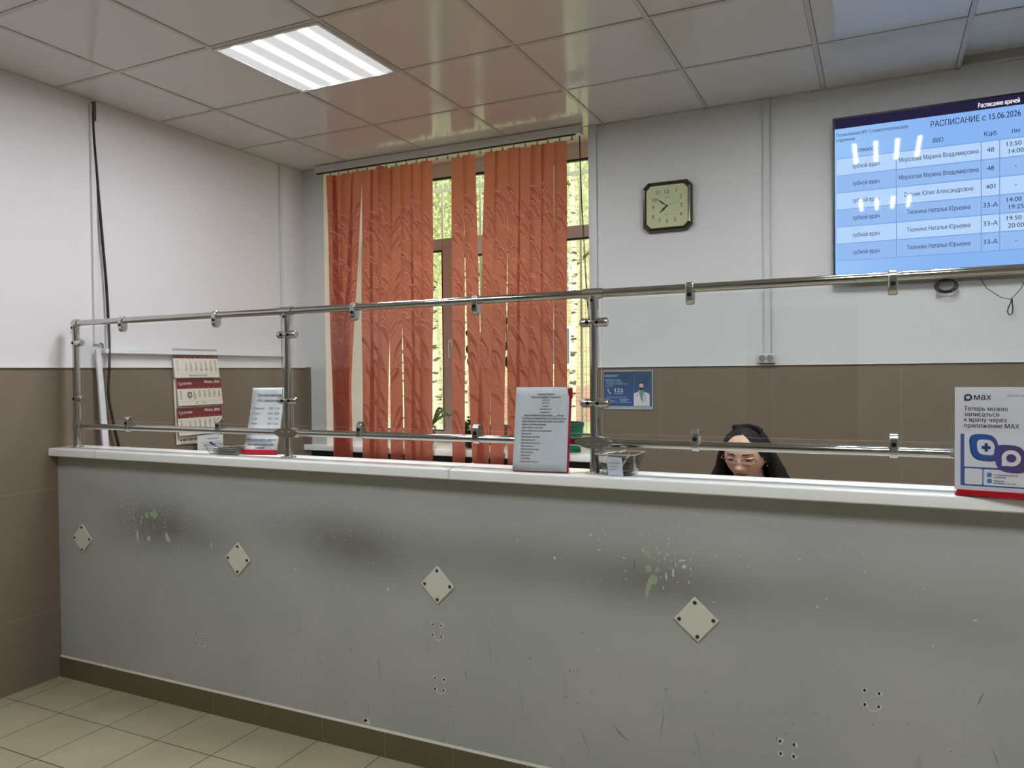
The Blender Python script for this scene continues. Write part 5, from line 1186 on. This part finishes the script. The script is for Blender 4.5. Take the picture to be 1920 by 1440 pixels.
# ================================================================ WOMAN, DESK, CHAIR
def voxel(m, vox, smooth_it=6, dec=None):
    me = bpy.data.meshes.new('x'); me.from_pydata([tuple(p) for p in m.v], [], m.f); me.update()
    bm = bmesh.new(); bm.from_mesh(me); bmesh.ops.recalc_face_normals(bm, faces=bm.faces); bm.to_mesh(me); bm.free()
    ob = bpy.data.objects.new('x', me); COL.objects.link(ob)
    r = ob.modifiers.new('r', 'REMESH'); r.mode = 'VOXEL'; r.voxel_size = vox
    if smooth_it: s_ = ob.modifiers.new('s', 'SMOOTH'); s_.iterations = smooth_it; s_.factor = .5
    bpy.context.view_layer.update(); ev = ob.evaluated_get(bpy.context.evaluated_depsgraph_get()).to_mesh()
    o = MB(); o.v = [v_.co.copy() for v_ in ev.vertices]; o.f = [tuple(f.vertices) for f in ev.polygons]; o.mi = [0]*len(o.f)
    bpy.data.objects.remove(ob); bpy.data.meshes.remove(me); return o
def limb(m, pts, rs, n=16):
    P_ = [Vector(p) for p in pts]
    m.tube(P_, rs, n)
    for p, r in zip(P_, rs): m.ball(p, r*1.0, n, 10)
HC = CAM + ray(1398, 851)*2.86
pt_ = math.radians(9); hf = Vector((-.10, -1, 0)).normalized(); f_ = (hf*math.cos(pt_)+Vector((0, 0, -math.sin(pt_)))).normalized(); r_ = Vector((0, 0, 1)).cross(hf).normalized()*1.0; u_ = f_.cross(r_)*1.0
if u_.z < 0: u_ = -u_
HM = Matrix((r_, f_, u_*.80)).transposed(); HI = HM.inverted()
def G(x, c, s_): return math.exp(-((x-c)/s_)**2)
def head_surface(a, b):       # a around, b from crown to chin
    th = 2*math.pi*a; ph = math.pi*(.0005+.999*b)
    dx, dy, dz = math.sin(ph)*math.sin(th), math.sin(ph)*math.cos(th), math.cos(ph)
    z = dz*(.122 if dz > 0 else .122); x = dx*.0745; y = dy*(.098 if dy > 0 else .100)
    if dz < 0:
        t = -dz; x *= 1-.36*t**1.7; y *= (1-.10*t**2) if dy > 0 else (1-.35*t)
    if dy > 0:
        fr_ = dy**.6; ax = abs(x); add = 0
        nose = G(x, 0, .0095+.004*G(z, -.042, .012))*(.010*G(z, -.012, .020)+.024*G(z, -.040, .0135))+.006*G(ax, .013, .006)*G(z, -.044, .008)
        add += nose
        add -= .011*G(ax, .030, .016)*G(z, .004, .013); add += .004*G(ax, .028, .018)*G(z, .024, .008); add += .0045*G(ax, .042, .016)*G(z, -.030, .018)
        add += .0065*G(x, 0, .020)*G(z, -.066, .008) + .0065*G(x, 0, .017)*G(z, -.080, .007) - .0045*G(x, 0, .026)*G(z, -.0725, .0022); add += .008*G(x, 0, .022)*G(z, -.105, .012); add -= .003*G(x, 0, .03)*G(z, -.091, .006)
        y += add*fr_
    return Vector((x, y, z))
body = MB(); b0_ = len(body.v)
body.grid(lambda a, b: HC+HM @ head_surface(a, b), 96, 90, close_u=True)
n_ = 96; body.q(*range(b0_, b0_+n_)); e0 = b0_+90*n_; body.q(*range(e0+n_-1, e0-1, -1))
for s_ in (-1, 1):   # ears
    ec = HC+HM @ Vector((s_*.0765, -.008, -.010)); T_ = Matrix.Translation(ec) @ (HM @ Matrix.Rotation(s_*.35, 3, 'Z')).to_4x4()
    q0 = len(body.v); body.ball((0, 0, 0), (.0075, .018, .032), 12, 10)
    for i in range(q0, len(body.v)): body.v[i] = T_ @ body.v[i]
X_, Y_ = HC.x, HC.y
nk = HC+HM @ Vector((0, -.030, -.085)); chest = Vector((X_+.01, Y_+.115, HC.z-.30)); waist = Vector((X_+.01, Y_+.17, .72)); pelv = Vector((X_+.01, Y_+.19, .56))
limb(body, [nk, nk.lerp(chest, .45)+Vector((0, .012, 0)), chest+Vector((0, 0, .06))], [.056, .055, .07])
sh = [Vector((X_+.01+s_*.165, Y_+.115, HC.z-.245)) for s_ in (-1, 1)]
limb(body, [sh[0]+Vector((.03, 0, 0)), chest+Vector((0, 0, .075)), sh[1]+Vector((-.03, 0, 0))], [.052, .062, .052])
limb(body, [chest+Vector((-.07, 0, 0)), waist+Vector((-.06, 0, 0)), pelv+Vector((-.08, 0, 0))], [.095, .085, .105]); limb(body, [chest+Vector((.07, 0, 0)), waist+Vector((.06, 0, 0)), pelv+Vector((.08, 0, 0))], [.095, .085, .105])
DZ = .752
arms = []
for s_ in (-1, 1):
    el = Vector((X_+s_*.235, Y_-.01, DZ+.055)); wr = Vector((X_+s_*.10, Y_-.145, DZ+.035)); arms.append((sh[0 if s_ < 0 else 1], el, wr))
    limb(body, [arms[-1][0], arms[-1][0].lerp(el, .5), el], [.050, .042, .036]); limb(body, [el, el.lerp(wr, .4), wr], [.036, .034, .024])
    d_ = (wr-el).normalized(); hd = Vector((-s_*.35, -.94, -.05)).normalized(); sd = Vector((0, 0, 1)).cross(hd); pc = wr+hd*.045
    limb(body, [wr, pc-sd*.018, pc+hd*.035-sd*.022], [.020, .016, .012], 12); limb(body, [wr, pc+sd*.018, pc+hd*.035+sd*.022], [.020, .016, .012], 12); limb(body, [wr, pc+hd*.035], [.018, .014], 12)
    for k in range(4):
        o_ = (k-1.5)*.019; L_ = (.062, .074, .070, .055)[k if s_ > 0 else 3-k]; b_ = pc+hd*.038+sd*o_
        limb(body, [b_, b_+hd*L_*.45+Vector((0, 0, .010)), b_+hd*L_*.8-Vector((0, 0, .004)), b_+hd*L_*.97-Vector((0, 0, .014))], [.0095, .0088, .0082, .0075], 10)
    tb = wr+hd*.020-sd*s_*(-.020) if False else wr+hd*.022+sd*(.022*(1 if (Vector((-s_, 0, 0)).dot(sd) > 0) else -1)); td = (hd*.75+Vector((-s_*.65, 0, 0))).normalized()
    limb(body, [tb, tb+td*.030, tb+td*.055], [.0125, .0105, .0085], 10)
for s_ in (-1, 1):
    hp_ = pelv+Vector((s_*.095, 0, 0)); kn = Vector((X_+s_*.11, Y_-.20, .50)); an = Vector((X_+s_*.11, Y_-.13, .09)); limb(body, [hp_, hp_.lerp(kn, .5), kn], [.085, .072, .055]); limb(body, [kn, kn.lerp(an, .35), an], [.053, .052, .035]); limb(body, [an, an+Vector((0, -.02, -.045)), an+Vector((0, -.10, -.055))], [.036, .034, .026])
woman = thing('person', 'dark-haired woman in glasses and a white coat seated behind the counter, looking down', 'person', (X_, Y_+.19, 0))
bd_ = voxel(body, .0036, 3)
idx = []
for f in bd_.f:
    c = Vector((0, 0, 0))
    for i in f: c += bd_.v[i]
    c = HI @ (c/len(f)-HC); k = 0; ax = abs(c.x)
    if c.y > .04:
        if abs(c.z+.0735) < .0095*(1-(ax/.026)**2)*1.0 and ax < .026: k = 1
        if abs(c.z+.0728) < .0019*(1-(ax/.027)**2)+.0006 and ax < .027: k = 2  # dark mouth line: shade between the lips painted as colour
        bz_ = .0255-.55*(ax-.032)**2*30*.25
        if .012 < ax < .050 and abs(c.z-bz_) < .0036*(1-((ax-.030)/.022)**2)+.0002: k = 2
    idx.append(k)
bd_.mi = idx; bd_.build('body', [skin, lip_m, dark_feat], woman, ang=180)
for s_ in (-1, 1):
    m = MB(); ec = HC+HM @ Vector((s_*.0305, .0770, .0015)); q0 = len(m.v); m.ball((0, 0, 0), (.0160, .0140, .0085), 20, 12)
    for i in range(q0, len(m.v)): m.v[i] = ec+HM @ m.v[i]
    mi = []
    for f in m.f:
        c = HI @ ((m.v[f[0]]+m.v[f[1]]+m.v[f[2]])/3-ec); mi.append(1 if (c.z > .0004 or (c.x**2+(c.z+.001)**2) < .0062**2 or abs(c.x) > .0125 or c.z < -.006) else 0)
    m.mi = mi; m.build('eye', [M('eye_white', (190, 178, 170), rough=.2), dark_feat], woman, ang=180)
    m = MB(); q0 = len(m.v)
    m.grid(lambda a, b: ec+HM @ Vector((.0185*math.cos(math.pi*(1-a)), .0006+.0142*math.sin(math.pi*(.14+b*.40)) - .010*abs(math.cos(math.pi*a))**2, .0026+.0100*math.cos(math.pi*(.14+b*.40))*math.sin(math.pi*a)**.5)), 16, 6); m.build('eyelid', M('eyelid_skin', (168, 122, 106), rough=.5), woman, ang=180, solid=.001)
# hair
hr = MB()
def hair_cap(a, b):
    th = 2*math.pi*a; ph = math.pi*(.0005+.80*b); dx, dy, dz = math.sin(ph)*math.sin(th), math.sin(ph)*math.cos(th), math.cos(ph)
    z = dz*.129; x = dx*.087; y = dy*.104-.013
    if dz < 0: x *= 1+.12*(-dz)
    w_ = .0022*math.sin(th*23+b*9)+.0035*math.sin(th*7+b*14)*math.sin(ph)
    front = max(0, dy)
    # pull in over the face so the skin comes through
    if dy > 0:
        hl = .099-.055*((x+.008)/.058)**2
        if z < hl: k = min(1, (hl-z)/.022)*min(1, front/.42); y -= .062*k; x *= 1-.06*k
    s_ = 1+w_/.1; return Vector((x*s_, y*s_, z*(1+.35*w_/.1)+.004))
q0 = len(hr.v); hr.grid(lambda a, b: HC+HM @ hair_cap(a, b), 80, 40, close_u=True); hr.q(*range(q0, q0+80)); hr.q(*range(q0+40*80+79, q0+40*80-1, -1))
R6 = random.Random(4)
for s_ in (-1, 1):
    for k in range(13):
        t = k/12; a = HC+HM @ Vector((s_*(.070+.006*math.sin(k)), .022-.085*t, .045-.02*t)); b1 = HC+Vector((s_*(.088+.006*math.sin(k*2)), .008+.08*t, -.02)); c1 = HC+Vector((s_*(.100+.018*t+R6.uniform(-.006, .006)), .02+.095*t, -.075)); d1 = HC+Vector((s_*(.118+.02*t+R6.uniform(-.012, .014)), .02+.10*t, -.14)); e1 = HC+Vector((s_*(.115+.02*t+R6.uniform(-.015, .015)), .01+.10*t, -.215+R6.uniform(-.02, .02)))
        hr.tube(smooth_path([a, b1, c1, d1, e1], 5), [.007+.011*math.sin(math.pi*min(1, .12+.8*i/20)) for i in range(21)], 8)
for k in range(16):
    t = (k-7.5)/7.5; a = HC+HM @ Vector((t*.07, -.08, .03)); b1 = HC+Vector((t*.10, .13, -.08)); c1 = HC+Vector((t*.115, .135, -.21)); hr.tube(smooth_path([a, b1, c1], 6), [.012]*13, 8)
for (x_, z_, r2, a_) in ((.030, .128, .016, .3), (.048, .118, .015, .9), (.010, .134, .014, .2), (-.025, .130, .013, -.4)):   # curled locks on top
    hr.tube([HC+HM @ Vector((x_+r2*math.cos(q*.5)*1.2, -.01+.012*math.sin(q*.5+a_)+.006*q*.3, z_+r2*.45*math.sin(q*.5))) for q in range(13)], [.006]*13, 8)
hv = voxel(hr, .0042, 2); hv.build('hair', hair_mat(), woman, ang=180)
# glasses, earring
m = MB()
def gpt(x, z, y=.0985): return HC+HM @ Vector((x, y-.8*max(0, abs(x)-.045)-.018*(abs(x)/.06)**2, z))
for s_ in (-1, 1):
    P_ = []
    for k in range(25):
        a = 2*math.pi*k/24; c_, s2 = math.cos(a), math.sin(a); P_.append(gpt(s_*.032+math.copysign(abs(c_)**.55, c_)*.0235, -.006+math.copysign(abs(s2)**.55, s2)*.0135))
    m.tube(P_, .0014, 6, cap=False)
    m.tube([gpt(s_*.055, -.002), HC+HM @ Vector((s_*.072, .070, .0)), HC+HM @ Vector((s_*.079, .0, .002))], .0011, 6)
m.tube([gpt(-.009, -.001), gpt(0, .002), gpt(.009, -.001)], .001, 6)
m.build('glasses', gold, woman)
m = MB(); ea = HC+HM @ Vector((.079, .002, -.050)); m.ball(ea, .0035, 10, 8); m.tube([ea+Vector((.0, 0, .002)), ea+Vector((0, 0, .010))], .0008, 5); m.build('earring', steel, woman)
# white coat, trousers, shoes
ct = MB()
limb(ct, [sh[0]+Vector((.01, 0, 0)), chest+Vector((0, 0, .065)), sh[1]+Vector((-.01, 0, 0))], [.064, .078, .064])
limb(ct, [chest+Vector((-.07, 0, .0)), waist+Vector((-.065, 0, 0)), pelv+Vector((-.085, 0, -.02))], [.110, .105, .125]); limb(ct, [chest+Vector((.07, 0, 0)), waist+Vector((.065, 0, 0)), pelv+Vector((.085, 0, -.02))], [.110, .105, .125])
for (a, el, wr) in arms: limb(ct, [a, a.lerp(el, .5), el], [.063, .056, .049]); limb(ct, [el, el.lerp(wr, .5), el.lerp(wr, .93)], [.048, .044, .038])
for s_ in (-1, 1): ct.tube([nk+Vector((s_*.060, .03, -.05)), nk+Vector((s_*.085, -.015, -.085)), nk+Vector((s_*.06, -.055, -.13)), nk+Vector((s_*.015, -.075, -.20))], [.012, .016, .018, .008], 10, flat=.5)
voxel(ct, .008, 4).build('coat', coat_m, woman, ang=180)
tr = MB()
for s_ in (-1, 1):
    hp_ = pelv+Vector((s_*.095, 0, 0)); kn = Vector((X_+s_*.11, Y_-.20, .50)); an = Vector((X_+s_*.11, Y_-.13, .13)); limb(tr, [hp_, hp_.lerp(kn, .5), kn], [.105, .084, .066]); limb(tr, [kn, kn.lerp(an, .5), an], [.066, .060, .052])
voxel(tr, .009, 3).build('trousers', M('navy_cloth', (44, 48, 62), rough=.85), woman, ang=180)
for s_ in (-1, 1):
    an = Vector((X_+s_*.11, Y_-.13, .05)); m = MB(); limb(m, [an+Vector((0, .03, -.008)), an+Vector((0, -.05, -.014)), an+Vector((0, -.12, -.018))], [.042, .042, .032]); voxel(m, .006, 3).build('shoe', blackm, woman, ang=180)
dk = thing('desk', 'pale office desk standing behind the counter under the seated woman', 'desk', (3.2, .32, 0))
m = MB(); m.box(2.35, 4.0, .14, Y_-.02, .722, .75); m.build('desktop', M('desk_beech', (196, 174, 140), rough=.4), dk, smooth=False, bevel=.002)
for x in (2.37, 3.96): m = MB(); m.box(x, x+.02, .15, Y_-.05, 0, .722); m.build('side_panel', M('desk_beech', None), dk, smooth=False)
ch = thing('office_chair', 'black office chair under the seated woman', 'chair', (X_, Y_+.19, 0))
m = MB(); m.box(X_-.23, X_+.24, Y_-.03, Y_+.40, .36, .40); m.build('seat', black, ch, bevel=.02, smooth=False, seg=3)
m = MB(); m.box(X_-.20, X_+.21, Y_+.40, Y_+.44, .56, .92); m.build('backrest', black, ch, bevel=.018, smooth=False, seg=3)
m = MB(); m.tube([(X_, Y_+.19, .07), (X_, Y_+.19, .36)], .025, 12); m.tube([(X_, Y_+.30, .38), (X_, Y_+.47, .40), (X_, Y_+.46, .65)], .014, 8); m.build('column', black, ch)
for k in range(5):
    a = 2*math.pi*k/5+.3; m = MB(); ex = Vector((X_+.27*math.cos(a), Y_+.19+.27*math.sin(a), .075)); m.tube([(X_, Y_+.19, .09), ex], [.020, .013], 8); l_ = m.build('leg', black, ch); m = MB(); m.tube([ex+Vector((-.012, 0, -.045)), ex+Vector((.012, 0, -.045))], .028, 12); m.build('castor', black, l_)
